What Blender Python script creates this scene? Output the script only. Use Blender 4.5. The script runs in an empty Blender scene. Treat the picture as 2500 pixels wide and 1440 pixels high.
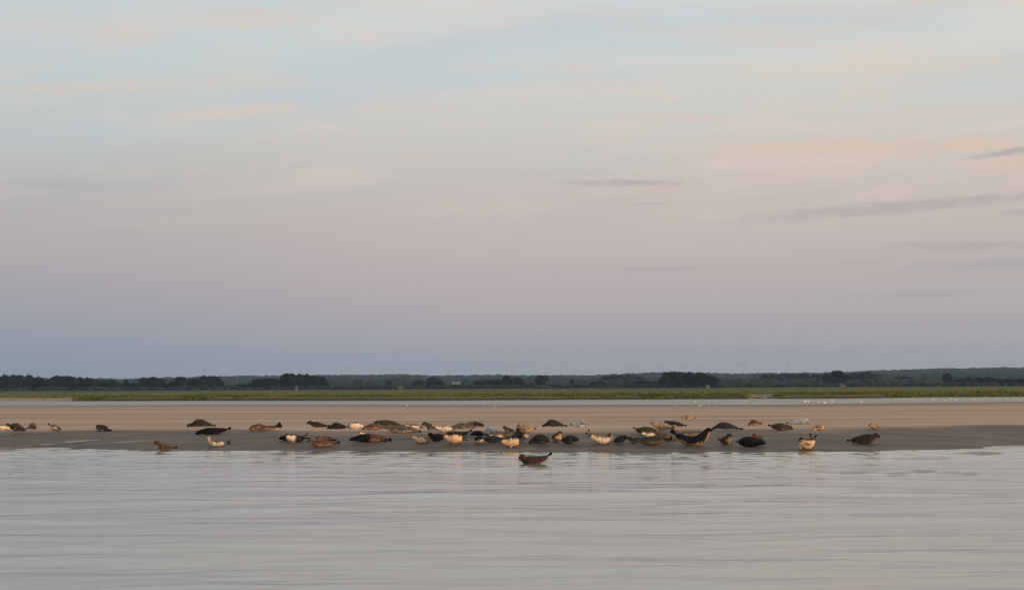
import bpy, bmesh, math, random
import numpy as np
from mathutils import Vector, Matrix, noise as mnoise

random.seed(7)
rng = np.random.default_rng(7)
SC = bpy.context.scene
COL = SC.collection

# ------------------------------------------------------------------ camera
F = 4533.0                      # focal length in pixels of the 2500 px wide photograph
CAM_H = 3.35
PITCH = math.atan(220 / F)
ROLL = 0.0052
cam_d = bpy.data.cameras.new('camera')
cam = bpy.data.objects.new('camera', cam_d)
COL.objects.link(cam)
cam_d.sensor_width = 36.0
cam_d.lens = F / 2500 * 36.0
cam_d.clip_start = 0.2
cam_d.clip_end = 40000
fw = Vector((0, math.cos(PITCH), math.sin(PITCH)))
r0 = Vector((1, 0, 0))
u0 = Vector((0, -math.sin(PITCH), math.cos(PITCH)))
rt = r0 * math.cos(ROLL) - u0 * math.sin(ROLL)
up = u0 * math.cos(ROLL) + r0 * math.sin(ROLL)
m = Matrix((rt, up, -fw)).transposed().to_4x4()
m.translation = Vector((0, 0, CAM_H))
cam.matrix_world = m
SC.camera = cam


def ray(px, py):
    d = fw * F + rt * (px - 1250) + up * (720 - py)
    return d / d.y              # y component 1


def on_plane(px, py, z):
    d = ray(px, py)
    t = (z - CAM_H) / d.z
    return d.x * t, t


# ------------------------------------------------------------------ light
SUN_EL = math.radians(6.5)
SUN_AZ = math.radians(122)      # clockwise from the viewing direction (+Y): right and a little behind
SUN_DIR = Vector((math.sin(SUN_AZ) * math.cos(SUN_EL), math.cos(SUN_AZ) * math.cos(SUN_EL), math.sin(SUN_EL)))
sun_d = bpy.data.lights.new('sun', 'SUN')
sun_d.energy = 2.8
sun_d.angle = math.radians(0.6)
sun_d.color = (1.0, 0.68, 0.45)
sun = bpy.data.objects.new('sun', sun_d)
COL.objects.link(sun)
sun.rotation_euler = SUN_DIR.to_track_quat('Z', 'Y').to_euler()

SC.view_settings.view_transform = 'Standard'
SC.view_settings.look = 'None'
SC.view_settings.gamma = 1
SC.view_settings.exposure = 0
SC.view_settings.use_curve_mapping = False
SC.cycles.volume_bounces = 1
SC.cycles.max_bounces = 6
SC.cycles.use_denoising = True
SC.cycles.volume_step_rate = 4


def lin(c):
    return tuple(((v / 255 + 0.055) / 1.055) ** 2.4 if v > 10 else v / 255 / 12.92 for v in c) + (1,)


class NT:
    """small helper for node trees"""
    def __init__(s, tree):
        s.t = tree
        tree.nodes.clear()

    def n(s, kind, **kw):
        nd = s.t.nodes.new(kind)
        for k, v in kw.items():
            setattr(nd, k, v)
        return nd

    def link(s, a, b):
        s.t.links.new(a, b)

    def put(s, sock, v):
        if isinstance(v, bpy.types.NodeSocket):
            s.link(v, sock)
        elif isinstance(v, tuple) and len(v) == 3 and sock.type == 'RGBA':
            sock.default_value = v + (1,)
        else:
            sock.default_value = v

    def math(s, op, a, b=0.0, c=0.0, clamp=False):
        nd = s.n('ShaderNodeMath', operation=op, use_clamp=clamp)
        s.put(nd.inputs[0], a)
        s.put(nd.inputs[1], b)
        if op in ('MULTIPLY_ADD',):
            s.put(nd.inputs[2], c)
        return nd.outputs[0]

    def rng(s, v, a, b, c=0.0, d=1.0, smooth=True):
        nd = s.n('ShaderNodeMapRange', interpolation_type='SMOOTHSTEP' if smooth else 'LINEAR')
        s.put(nd.inputs[0], v)
        for i, x in enumerate((a, b, c, d)):
            s.put(nd.inputs[i + 1], x)
        return nd.outputs[0]

    def mix(s, f, a, b, blend='MIX'):
        nd = s.n('ShaderNodeMix', data_type='RGBA', blend_type=blend)
        s.put(nd.inputs[0], f)
        s.put(nd.inputs[6], a)
        s.put(nd.inputs[7], b)
        return nd.outputs[2]

    def xyz(s, x, y, z):
        nd = s.n('ShaderNodeCombineXYZ')
        for i, v in enumerate((x, y, z)):
            s.put(nd.inputs[i], v)
        return nd.outputs[0]

    def sep(s, v):
        nd = s.n('ShaderNodeSeparateXYZ')
        s.link(v, nd.inputs[0])
        return nd.outputs

    def noise(s, v, scale, detail=4.0, rough=0.55, dist=0.0):
        nd = s.n('ShaderNodeTexNoise')
        s.link(v, nd.inputs['Vector'])
        nd.inputs['Scale'].default_value = scale
        nd.inputs['Detail'].default_value = detail
        nd.inputs['Roughness'].default_value = rough
        nd.inputs['Distortion'].default_value = dist
        return nd.outputs[0]

    def scale(s, v, x, y, z):
        nd = s.n('ShaderNodeVectorMath', operation='MULTIPLY')
        s.link(v, nd.inputs[0])
        nd.inputs[1].default_value = (x, y, z)
        return nd.outputs[0]

    def ramp(s, f, stops, interp='B_SPLINE'):
        nd = s.n('ShaderNodeValToRGB')
        cr = nd.color_ramp
        cr.interpolation = interp
        while len(cr.elements) < len(stops):
            cr.elements.new(0.5)
        for e, (p, c) in zip(cr.elements, stops):
            e.position = p
            e.color = c
        s.link(f, nd.inputs[0])
        return nd.outputs[0]


# ------------------------------------------------------------------ sky
world = bpy.data.worlds.new("World")
SC.world = world
world.use_nodes = True
W = NT(world.node_tree)
tc = W.n('ShaderNodeTexCoord')
X, Y, Z = W.sep(tc.outputs['Generated'])[0:3]
el = W.math('MULTIPLY', W.math('ARCSINE', Z), 57.2958)
az = W.math('MULTIPLY', W.math('ARCTAN2', X, Y), 57.2958)
e30 = W.math('DIVIDE', el, 30.0, clamp=True)


def stops(rows):
    out = []
    for y, c in rows:
        e = (940 - y) * 0.01264
        out.append((min(max(e / 30, 0), 1), lin(c)))
    return out


EXTL = [(940 - 18 / .01264, (214, 211, 204)), (940 - 29 / .01264, (211, 207, 202))]
rampL = W.ramp(e30, stops([(940, (138, 144, 152)), (880, (141, 150, 161)), (750, (162, 158, 167)), (600, (181, 171, 170)),
                           (450, (182, 181, 178)), (300, (194, 197, 194)), (120, (192, 203, 206))] + EXTL))
rampM = W.ramp(e30, stops([(940, (164, 159, 164)), (880, (167, 162, 169)), (770, (183, 168, 171)), (620, (194, 178, 175)),
                           (430, (199, 190, 184)), (230, (204, 207, 202)), (60, (204, 211, 213))] + EXTL))
rampR = W.ramp(e30, stops([(940, (176, 165, 164)), (870, (176, 167, 168)), (720, (187, 174, 171)), (560, (197, 184, 177)),
                           (400, (209, 194, 182)), (230, (208, 208, 200)), (40, (212, 213, 208))] + EXTL))
base = W.mix(W.rng(az, -17, 1), rampL, rampM)
base = W.mix(W.rng(az, -2, 17), base, rampR)
# towards the low sun the sky grows lighter and warmer
sd = W.n('ShaderNodeVectorMath', operation='DOT_PRODUCT')
W.link(tc.outputs['Generated'], sd.inputs[0])
sd.inputs[1].default_value = tuple(SUN_DIR)
toward = W.rng(sd.outputs['Value'], 0.25, 1.0)
base = W.mix(W.math('MULTIPLY', toward, 0.85), base, (1.25, 0.86, 0.55))
base = W.mix(W.rng(el, 30, 80, 0, 0.75), base, lin((184, 189, 193))[:3])
base = W.mix(W.rng(el, -1.5, 0.0, 1, 0), base, (0.10, 0.10, 0.11))

# high thin cloud in wind-drawn streaks
ae = W.xyz(az, el, 0.0)
tilt = W.math('MULTIPLY_ADD', az, -0.045, el)
sv = W.xyz(W.math('MULTIPLY', az, 0.16), tilt, 3.0)
n1 = W.noise(sv, 1.15, 7, 0.6, 0.8)
n2 = W.noise(W.xyz(W.math('MULTIPLY', az, 0.10), W.math('MULTIPLY', tilt, 0.8), 9.0), 0.55, 4, 0.5, 0.4)
n3 = W.noise(W.xyz(W.math('MULTIPLY', az, 0.45), W.math('MULTIPLY', tilt, 1.7), 5.0), 1.9, 7, 0.68, 1.2)
hi = W.rng(el, 3.4, 8.0)
rightw = W.rng(az, -18, 12, 0.28, 0.8)
peach = W.math('MULTIPLY', W.math('MULTIPLY', W.rng(n1, 0.44, 0.68), hi), rightw)
base = W.mix(W.math('MULTIPLY', peach, 0.9), base, lin((224, 203, 190))[:3])
blue = W.math('MULTIPLY', W.rng(n2, 0.48, 0.7), W.rng(el, 5.0, 9.0, 0, 0.6))
base = W.mix(blue, base, lin((184, 199, 206))[:3])


def wisp(x, y, hw, hh, slope, col, amt, ragged=0.6):
    """one soft streak of cloud, centred on a direction of the sky"""
    global base
    a0 = (x - 1250) * 0.01264
    e0 = (940 - y) * 0.01264
    da = W.math('SUBTRACT', az, a0)
    de = W.math('SUBTRACT', el, e0)
    de = W.math('SUBTRACT', de, W.math('MULTIPLY', da, slope))
    q = W.math('ADD', W.math('POWER', W.math('ABSOLUTE', W.math('DIVIDE', da, hw * 0.01264)), 2.0),
               W.math('POWER', W.math('ABSOLUTE', W.math('DIVIDE', de, hh * 0.01264)), 2.0))
    q = W.math('ADD', q, W.math('MULTIPLY', W.math('SUBTRACT', n3, 0.5), ragged * (9.0 if col[0] < 175 else 6.0)))
    mk = W.math('MULTIPLY', W.rng(q, -0.4, 2.0, 1, 0), amt * (.8 if col[0] < 175 else .95))
    base = W.mix(mk, base, lin(col)[:3])


PE = (216, 198, 184)
for a in [(580, 280, 190, 17, 0.10, PE, .75), (600, 57, 170, 24, 0.03, PE, .55), (315, 99, 95, 14, 0.02, PE, .5),
          (260, 228, 240, 16, 0.06, PE, .5), (620, 205, 130, 20, 0, PE, .45), (1000, 270, 150, 14, 0, PE, .4),
          (1010, 382, 50, 12, 0, (205, 187, 176), .5), (1165, 168, 70, 12, 0, PE, .4), (1400, 172, 70, 9, 0, PE, .6),
          (1450, 215, 160, 14, 0, PE, .4), (1660, 294, 130, 11, -.04, PE, .6), (1860, 320, 80, 12, -.08, PE, .4),
          (1800, 92, 300, 16, -.01, (214, 206, 196), .6), (2150, 188, 380, 22, 0.0, (216, 205, 188), .65),
          (1980, 378, 330, 22, -.02, (216, 192, 174), .75), (2370, 378, 90, 16, -.02, (222, 193, 168), .7),
          (2460, 425, 110, 14, 0, (216, 190, 172), .7), (2300, 300, 260, 16, .03, PE, .5), (2420, 20, 260, 16, .05, PE, .5),
          (1930, 437, 140, 9, .05, (212, 190, 174), .55), (1620, 470, 90, 8, 0, (208, 186, 174), .6),
          (1480, 350, 70, 9, .08, PE, .45), (760, 695, 60, 10, 0, (186, 166, 164), .5), (1330, 430, 220, 10, 0, (204, 184, 176), .4),
          (2440, 398, 80, 8, .10, (170, 158, 165), .9, .6), (1530, 450, 150, 8, -.02, (172, 160, 164), .75, .7),
          (1590, 500, 40, 3, 0, (166, 156, 162), .5, .4), (2190, 520, 330, 15, .06, (172, 160, 164), .75, .55),
          (2330, 616, 150, 11, 0, (170, 159, 164), .65, .6), (2410, 662, 180, 16, .03, (168, 159, 164), .6, .5),
          (1610, 660, 100, 5, 0, (166, 154, 160), .5, .7), (2250, 728, 160, 10, .02, (172, 160, 164), .4, .6),
          (2110, 650, 60, 6, 0, (172, 160, 164), .5, .7), (130, 462, 260, 10, 0, (168, 170, 170), .4, .6),
          (2480, 540, 60, 6, 0, (172, 160, 164), .6, .6)]:
    wisp(*a)
sky = W.n('ShaderNodeTexSky', sky_type='NISHITA')
sky.sun_disc = False
sky.sun_elevation = SUN_EL
sky.sun_rotation = SUN_AZ
bg1 = W.n('ShaderNodeBackground')
W.link(sky.outputs[0], bg1.inputs[0])
bg1.inputs[1].default_value = 0.002
bg2 = W.n('ShaderNodeBackground')
W.link(base, bg2.inputs[0])
bg2.inputs[1].default_value = 1.045
addw = W.n('ShaderNodeAddShader')
W.link(bg1.outputs[0], addw.inputs[0])
W.link(bg2.outputs[0], addw.inputs[1])
outw = W.n('ShaderNodeOutputWorld')
W.link(addw.outputs[0], outw.inputs[0])


# ------------------------------------------------------------------ helpers
def material(name):
    mt = bpy.data.materials.new(name)
    mt.use_nodes = True
    T = NT(mt.node_tree)
    p = T.n('ShaderNodeBsdfPrincipled')
    o = T.n('ShaderNodeOutputMaterial')
    T.link(p.outputs[0], o.inputs[0])
    return mt, T, p, o


def make_mesh(name, verts, faces, mat=None, smooth=True):
    me = bpy.data.meshes.new(name)
    if isinstance(verts, np.ndarray) and isinstance(faces, np.ndarray):
        nv, nf, k = len(verts), len(faces), faces.shape[1]
        me.vertices.add(nv)
        me.vertices.foreach_set('co', verts.astype(np.float32).ravel())
        me.loops.add(nf * k)
        me.loops.foreach_set('vertex_index', faces.astype(np.int32).ravel())
        me.polygons.add(nf)
        me.polygons.foreach_set('loop_start', np.arange(0, nf * k, k, dtype=np.int32))
        me.update(calc_edges=True)
    else:
        me.from_pydata([tuple(v) for v in verts], [], [tuple(f) for f in faces])
    me.polygons.foreach_set('use_smooth', np.full(len(me.polygons), smooth))
    if mat:
        me.materials.append(mat)
    me.update()
    return me


def link(name, me, parent=None, loc=None, label=None, cat=None, group=None, kind=None):
    o = bpy.data.objects.new(name, me)
    COL.objects.link(o)
    if parent:
        o.parent = parent
    if loc is not None:
        o.location = loc
    for k, v in (('label', label), ('category', cat), ('group', group), ('kind', kind)):
        if v:
            o[k] = v
    return o


def sstep(a, b, x):
    t = np.clip((x - a) / (b - a), 0, 1)
    return t * t * (3 - 2 * t)


def vnoise(x, y, seed=0):
    """smooth 2-D value noise, -1..1"""
    x = np.asarray(x, float); y = np.asarray(y, float)
    xi = np.floor(x).astype(np.int64); yi = np.floor(y).astype(np.int64)
    fx = x - xi; fy = y - yi
    fx = fx * fx * (3 - 2 * fx); fy = fy * fy * (3 - 2 * fy)

    def h(i, j):
        n = (i * 374761393 + j * 668265263 + seed * 1442695) & 0x7fffffff
        n = ((n ^ (n >> 13)) * 1274126177) & 0x7fffffff
        n = n ^ (n >> 16)
        return (n & 0xffff) / 32767.5 - 1
    return (h(xi, yi) * (1 - fx) + h(xi + 1, yi) * fx) * (1 - fy) + (h(xi, yi + 1) * (1 - fx) + h(xi + 1, yi + 1) * fx) * fy


def fan(pts, z):
    """a shore line seen at these places, as (bearing u = X/Y, distance)"""
    q = sorted((on_plane(x, y, z)[0] / on_plane(x, y, z)[1], on_plane(x, y, z)[1]) for x, y in pts)
    return np.array([a for a, b in q]), np.array([b for a, b in q])


WL = fan([(-400, 1086), (0, 1090), (120, 1091), (230, 1096), (380, 1100.5), (600, 1098.5), (850, 1099.5), (1100, 1101.5), (1265, 1103.5), (1500, 1105),
          (1800, 1103), (2000, 1101.5), (2150, 1100), (2300, 1097), (2390, 1094), (2420, 1089), (2500, 1087), (2900, 1084)], 0)
ZT = 0.78
DL = fan([(-400, 1048), (0, 1051), (300, 1047), (500, 1045), (700, 1051), (900, 1051), (1200, 1051), (1500, 1052),
          (1750, 1049), (2000, 1050), (2200, 1042), (2400, 1037), (2500, 1036), (2900, 1034)], ZT)
C1 = fan([(-400, 989), (0, 989), (500, 987), (900, 987), (1250, 987), (1500, 986.5), (1900, 987), (2200, 983), (2500, 980), (2900, 979)], 0.5)
C2 = fan([(-400, 980), (0, 980), (140, 981), (180, 979.5), (500, 978.5), (900, 978), (1250, 976.5), (1700, 975), (2000, 973), (2200, 971), (2500, 969), (2900, 968)], 0.45)
# ridge line of the hills (top of the far woods)
RP = [(-500, 921), (0, 923), (280, 926), (400, 924), (500, 921), (600, 919), (900, 917), (980, 915), (1040, 919), (1200, 917),
      (1350, 918), (1450, 918), (1600, 911), (1700, 911), (1800, 914.5), (1850, 913), (1950, 912), (2000, 912),
      (2080, 909), (2160, 906), (2300, 901.5), (2500, 899), (3000, 897)]
RU, RH = [], []
for x, y in RP:
    d = ray(x, y)
    RU.append(d.x)
    RH.append(CAM_H + d.z * 4000 - 9.5)
RU, RH = np.array(RU), np.array(RH)


def fields(u, Yd):
    """0..1 where the hillside is open field (pale stubble)"""
    f = np.zeros_like(u)
    for (xa, xb, ya, yb) in [(520, 590, 2050, 3050), (1080, 1170, 2000, 2900), (1270, 1310, 2100, 3000), (1335, 1400, 2300, 3300),
                             (1405, 1455, 2100, 3000), (280, 345, 3000, 3700), (405, 425, 2400, 3200), (880, 960, 2200, 2500)]:
        ua, ub = (xa - 1250) / F, (xb - 1250) / F
        f = np.maximum(f, sstep(ua - .001, ua + .001, u) * (1 - sstep(ub - .001, ub + .001, u)) * sstep(ya - 60, ya + 60, Yd) * (1 - sstep(yb - 60, yb + 60, Yd)))
    return f


def ground(u, Yd, want=False):
    u = np.asarray(u, float); Yd = np.asarray(Yd, float)
    Xw = u * Yd
    yw = np.interp(u, *WL) + vnoise(Xw * .25, Yd * .0, 3) * 0.45 + vnoise(Xw * .9, Yd * .0, 4) * .22
    yd = np.interp(u, *DL)
    c1 = np.interp(u, *C1) + vnoise(Xw * .03, Yd * 0, 5) * 4
    c2 = np.interp(u, *C2) + vnoise(Xw * .06, Yd * 0, 8) * 6 + vnoise(Xw * .25, Yd * 0, 9) * 2
    s = np.clip((Yd - yw) / (yd - yw), 0, 1)
    z = np.where(Yd < yw, -np.minimum((yw - Yd) * 0.035, 1.2), ZT * (1 - (1 - s) ** 1.35))
    z = z + sstep(yw + 3, yd, Yd) * (vnoise(Xw * .05, Yd * .12, 11) * .022 + vnoise(Xw * .13, Yd * .45, 12) * .007)
    z = z - 0.24 * sstep(c1 - 80, c1 - 15, Yd) - 0.16 * sstep(c1 - 8, c1 + 6, Yd)
    # left shore of the far channel: a gently rising pale beach, elsewhere a low cut bank
    uu = (u * F + 1250)
    beach = 1 - sstep(165, 190, uu)
    creek = sstep(1822, 1835, uu) * (1 - sstep(1870, 1900, uu))
    flat_r = sstep(2120, 2200, uu) * .0
    soft = np.maximum(beach, creek * .8)
    mudr = sstep(2120, 2300, uu)
    wdt = 5 + 75 * soft + 85 * mudr
    edge = sstep(0, 1, (Yd - c2 + 2) / wdt)
    marsh_z = 1.22 + 0.35 * sstep(380, 1000, Yd) + vnoise(Xw * .12, Yd * .05, 21) * .10 + vnoise(Xw * .03, Yd * .012, 22) * .12
    z = z * (1 - edge) + marsh_z * edge
    rise = sstep(1700, 4000, Yd)
    hh = np.interp(u, RU, RH)
    z = z + rise * hh * (1 - .8 * sstep(4300, 6500, Yd))
    if not want:
        return z
    dry = sstep(yd - 3.5, yd + 1.8, Yd + vnoise(Xw * .25, Yd * .5, 31) * 1.9 + vnoise(Xw * .06, Yd * .2, 32) * 2.4 + vnoise(Xw * .9, Yd * 1.6, 33) * .7)
    dry = dry * (1 - .5 * sstep(c1 - 75, c1 - 20, Yd))
    green = sstep(.55, .95, edge)
    cliff = sstep(.02, .15, edge) * (1 - sstep(.55, .95, edge)) * (1 - soft)
    fl = fields(u, Yd)
    hill = sstep(1150, 1350, Yd)
    return z, dry, green, cliff, fl, hill, beach


def rows(segs):
    out = []
    for a, b, n in segs:
        out.append(np.linspace(a, b, n, endpoint=False))
    out.append([segs[-1][1]])
    return np.concatenate(out)


def grid_faces(nr, nc):
    i = np.arange(nr - 1)[:, None]; j = np.arange(nc - 1)[None, :]
    a = (i * nc + j).ravel()
    return np.stack([a, a + 1, a + nc + 1, a + nc], 1)


# ------------------------------------------------------------------ ground (mud, sand, marsh and the hills, one sheet)
Ys = rows([(20, 80, 20), (80, 118, 150), (118, 160, 70), (160, 260, 70), (260, 345, 50), (345, 460, 130), (460, 700, 60), (700, 1200, 40),
           (1200, 2200, 30), (2200, 4400, 60), (4400, 12500, 20)])
inner = np.linspace(-.31, .31, 301)
outer = np.linspace(0.08, 1, 14)
nr = len(Ys)
umax = .42 + (1.6 - .42) * (1 - sstep(60, 2500, Ys))
U = np.concatenate([(-.31 - outer[None, ::-1] * (umax[:, None] - .31)), np.broadcast_to(inner, (nr, len(inner))),
                    (.31 + outer[None, :] * (umax[:, None] - .31))], 1)
YY = np.broadcast_to(Ys[:, None], U.shape)
gz, dry, green, cliff, fl, hill, beach = ground(U.ravel(), YY.ravel(), True)
GV = np.stack([U.ravel() * YY.ravel(), YY.ravel(), gz], 1)

gm, T, P, O = material('ground_material')
att = T.n('ShaderNodeAttribute', attribute_name='zone_a')
at2 = T.n('ShaderNodeAttribute', attribute_name='zone_b')
A = T.sep(att.outputs['Color']); B = T.sep(at2.outputs['Color'])
geo = T.n('ShaderNodeNewGeometry')
pos = geo.outputs['Position']
band = T.noise(T.scale(pos, .012, .11, 0), 1.0, 5, .6, .5)
band2 = T.noise(T.scale(pos, .05, .5, 0), 1.0, 4, .6, .3)
fine = T.noise(T.scale(pos, 1, 1, 1), 6.0, 6, .65)
bl = T.math('ADD', T.math('MULTIPLY', band, .65), T.math('MULTIPLY', band2, .35))
dryc = T.ramp(bl, [(.36, (.145, .102, .078, 1)), (.44, (.27, .20, .156, 1)), (.52, (.395, .298, .235, 1)), (.68, (.47, .362, .292, 1))], 'EASE')
dryc = T.mix(.34, dryc, T.ramp(fine, [(.3, (.26, .2, .15, 1)), (.7, (.5, .41, .33, 1))], 'LINEAR'))
wetn = T.noise(T.scale(pos, .16, .8, 0), 1.0, 8, .70, .8)
wetc = T.ramp(wetn, [(.34, (.058, .048, .042, 1)), (.5, (.095, .079, .069, 1)), (.66, (.155, .130, .112, 1))], 'LINEAR')
c = T.mix(A[0], wetc, dryc)
gn = T.noise(T.scale(pos, .025, .035, .2), 1.0, 6, .62, .6)
gn2 = T.noise(T.scale(pos, .5, .12, 1), 1.0, 5, .6)
grc = T.ramp(gn, [(.32, (.038, .060, .007, 1)), (.46, (.084, .108, .010, 1)), (.56, (.14, .125, .014, 1)), (.68, (.19, .138, .024, 1))], 'LINEAR')
grc = T.mix(.35, grc, T.ramp(gn2, [(.35, (.018, .026, .006, 1)), (.65, (.085, .082, .018, 1))], 'LINEAR'))
# beyond the near marsh the grass is darker and greyer
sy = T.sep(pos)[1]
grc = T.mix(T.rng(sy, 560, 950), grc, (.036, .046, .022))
c = T.mix(A[1], c, grc)
c = T.mix(A[2], c, (.045, .030, .018))
hillc = T.mix(B[0], (.022, .034, .016), (.13, .13, .105))
c = T.mix(B[1], c, hillc)
c = T.mix(T.math('MULTIPLY', B[2], T.math('SUBTRACT', 1.0, A[1], clamp=True)), c, (.27, .20, .15))
T.link(c, P.inputs['Base Color'])
T.link(T.rng(A[0], 0, 1, .55, .9), P.inputs['Roughness'])
T.link(T.rng(A[0], 0, 1, .06, .03), P.inputs['Specular IOR Level'])
bp = T.n('ShaderNodeBump')
bp.inputs['Strength'].default_value = .9
bp.inputs['Distance'].default_value = .05
rp = T.noise(T.scale(pos, .6, 2.2, 1), 1.0, 6, .6, .6)
T.link(T.math('ADD', rp, T.math('MULTIPLY', fine, .3)), bp.inputs['Height'])
T.link(bp.outputs[0], P.inputs['Normal'])
gme = make_mesh('ground', GV, grid_faces(nr, U.shape[1]), gm)


def cattr(me, name, r, g, b):
    a = me.color_attributes.new(name, 'FLOAT_COLOR', 'POINT')
    a.data.foreach_set('color', np.stack([r, g, b, np.ones_like(r)], 1).astype(np.float32).ravel())


cattr(gme, 'zone_a', dry, green, cliff)
cattr(gme, 'zone_b', fl, hill, beach * sstep(360, 385, YY.ravel()))
link('ground', gme, kind='structure')


# ------------------------------------------------------------------ water
def water_material(name, deep, rough, scale_, h1, h2):
    mt, T, P, O = material(name)
    geo = T.n('ShaderNodeNewGeometry')
    pos = geo.outputs['Position']
    rotn = T.n('ShaderNodeVectorRotate', rotation_type='Z_AXIS')
    T.link(pos, rotn.inputs[0])
    rotn.inputs['Angle'].default_value = .06
    pos2 = rotn.outputs[0]
    w1 = T.noise(T.scale(pos2, .30, .85, 1), .8 * scale_, 3, .5, 1.1)
    w2 = T.noise(T.scale(pos2, .4, 1.0, 1), 3.0 * scale_, 3, .55, .8)
    w3 = T.noise(T.scale(pos, .06, .14, 1), 1.0, 3, .5, .3)
    b1 = T.n('ShaderNodeBump')
    b1.inputs['Distance'].default_value = h1
    T.link(T.rng(w3, .38, .62, .35, 1.0), b1.inputs['Strength'])
    T.link(w1, b1.inputs['Height'])
    b2 = T.n('ShaderNodeBump')
    b2.inputs['Distance'].default_value = h2
    near = T.rng(T.sep(pos)[1], 40, 78, .008, .004) if name == 'water_material' else None
    if near is not None:
        T.link(near, b2.inputs['Distance'])
        T.link(T.rng(T.sep(pos)[1], 35, 75, .032, .003), b1.inputs['Distance'])
    T.link(T.rng(w3, .35, .65, .35, 1.0), b2.inputs['Strength'])
    T.link(w2, b2.inputs['Height'])
    T.link(b1.outputs[0], b2.inputs['Normal'])
    T.link(b2.outputs[0], P.inputs['Normal'])
    P.inputs['Base Color'].default_value = deep + (1,)
    P.inputs['Roughness'].default_value = rough
    P.inputs['IOR'].default_value = 1.333
    return mt


wm = water_material('water_material', (.155, .185, .165), .09, 1.0, .030, .006)
wm.node_tree.nodes['Principled BSDF'].inputs['IOR'].default_value = 2.0
wm2 = water_material('channel_water_material', (.11, .115, .10), .3, 1.0, .05, .02)
wm2.node_tree.nodes['Principled BSDF'].inputs['IOR'].default_value = 1.22
wY = rows([(-400, 18, 24), (18, 60, 420), (60, 104, 640), (104, 124, 20)])
wi = np.linspace(-.31, .31, 421)
wo = np.linspace(.1, 1, 10)
wmaxX = 500.0
rowsX = []
for y in wY:
    half = max(y, 18) * .31
    rowsX.append(np.concatenate([-half - wo[::-1] ** 2 * (wmaxX - half), wi / .31 * half, half + wo ** 2 * (wmaxX - half)]))
WX = np.array(rowsX)
WYY = np.broadcast_to(wY[:, None], WX.shape)
wx, wy = WX.ravel(), WYY.ravel().copy()
wz = np.zeros_like(wx)
# low wavelets near the bar: (x0, x1, y, height) read off the photograph, laid on the water plane
WV = [(-60, 260, 1106, .05), (200, 460, 1105, .035), (-60, 210, 1120.5, .085), (180, 420, 1121, .06), (400, 620, 1119, .05), (470, 720, 1121.5, .055),
      (660, 780, 1123, .07), (760, 1010, 1124, .045), (780, 930, 1118, .035), (980, 1270, 1123.5, .04), (1345, 1560, 1124, .04), (1340, 1480, 1114, .03),
      (1500, 1760, 1117, .05), (1600, 1900, 1110, .045), (1660, 1850, 1104.5, .03), (1800, 2140, 1114, .04), (2060, 2300, 1111, .05), (2230, 2465, 1109.5, .11),
      (2250, 2440, 1106, .07), (2150, 2560, 1120.5, .06), (1900, 2200, 1121, .035), (2000, 2130, 1154, .09), (2100, 2230, 1156, .06), (2190, 2300, 1152, .08),
      (2270, 2400, 1156.5, .06), (1960, 2010, 1155, .03), (15, 75, 1157, .07), (115, 190, 1156, .09), (25, 60, 1171, .05), (100, 150, 1170, .05),
      (500, 560, 1144, .04), (570, 625, 1152.5, .06), (610, 660, 1148, .03), (660, 700, 1148, .04), (720, 750, 1147, .05), (440, 520, 1179, .04),
      (300, 380, 1178, .03), (1560, 1600, 1166, .05), (1690, 1760, 1170, .05), (1800, 1830, 1169, .05), (1840, 1930, 1165, .035), (1380, 1460, 1123, .04),
      (1740, 1800, 1184, .03), (870, 905, 1133, .03), (1880, 1960, 1124, .03), (680, 760, 1253, .02)]
for (xa, xb, py, hgt) in WV:
    hgt *= 1.05
    X0, Y0 = on_plane(xa, py, 0); X1, Y1 = on_plane(xb, py, 0)
    L = X1 - X0
    t = (wx - X0) / L
    env = sstep(0, .12, t) * (1 - sstep(.88, 1, t)) * np.clip(.55 + .75 * vnoise(wx * .9, wx * 0 + py * 3.7, 44), 0, 1.1)
    line = Y0 + (Y1 - Y0) * t + .5 * vnoise(wx * .35, wx * 0 + xa, 41) + .2 * vnoise(wx * 1.3, wx * 0 + xb, 42)
    d = wy - line
    wz += hgt * env * np.exp(-(d / np.where(d < 0, .11, .5)) ** 2) * (1 + .4 * vnoise(wx * 1.7, wy * 0 + py, 43))
inw = (wy > 16)
patch = .55 + .45 * vnoise(wx * .05, wy * .09, 71) + .25 * vnoise(wx * .18, wy * .3, 72)
shoal = sstep(62, 76, wy)
for (fy_, am, an, sd_) in ((.42, .026, .10, 73), (.85, .022, -.14, 74), (1.5, .010, .22, 75), (2.6, .0055, -.05, 76), (4.2, .0028, .3, 77)):
    xr = wx * math.cos(an) + wy * math.sin(an)
    yr = wy * math.cos(an) - wx * math.sin(an)
    wz += sstep(16, 22, wy) * am * (np.clip(patch, .15, 1.3) * (1 - shoal) + shoal * (.35 if fy_ < 1 else 1.6 if fy_ < 2 else 2.3) * np.clip(patch + .25, .5, 1.3)) * vnoise(xr * fy_ * .34, yr * fy_, sd_)
wz += inw * sstep(16, 24, wy) * (vnoise(wx * .35 + wy * .05, wy * .55, 51) * .010 + vnoise(wx * .12, wy * .2, 52) * .012)
# calm, film-thin water along the edge of the bar
wme = make_mesh('water', np.stack([wx, wy, wz], 1), grid_faces(len(wY), WX.shape[1]), wm)
link('water', wme, kind='structure')

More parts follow.
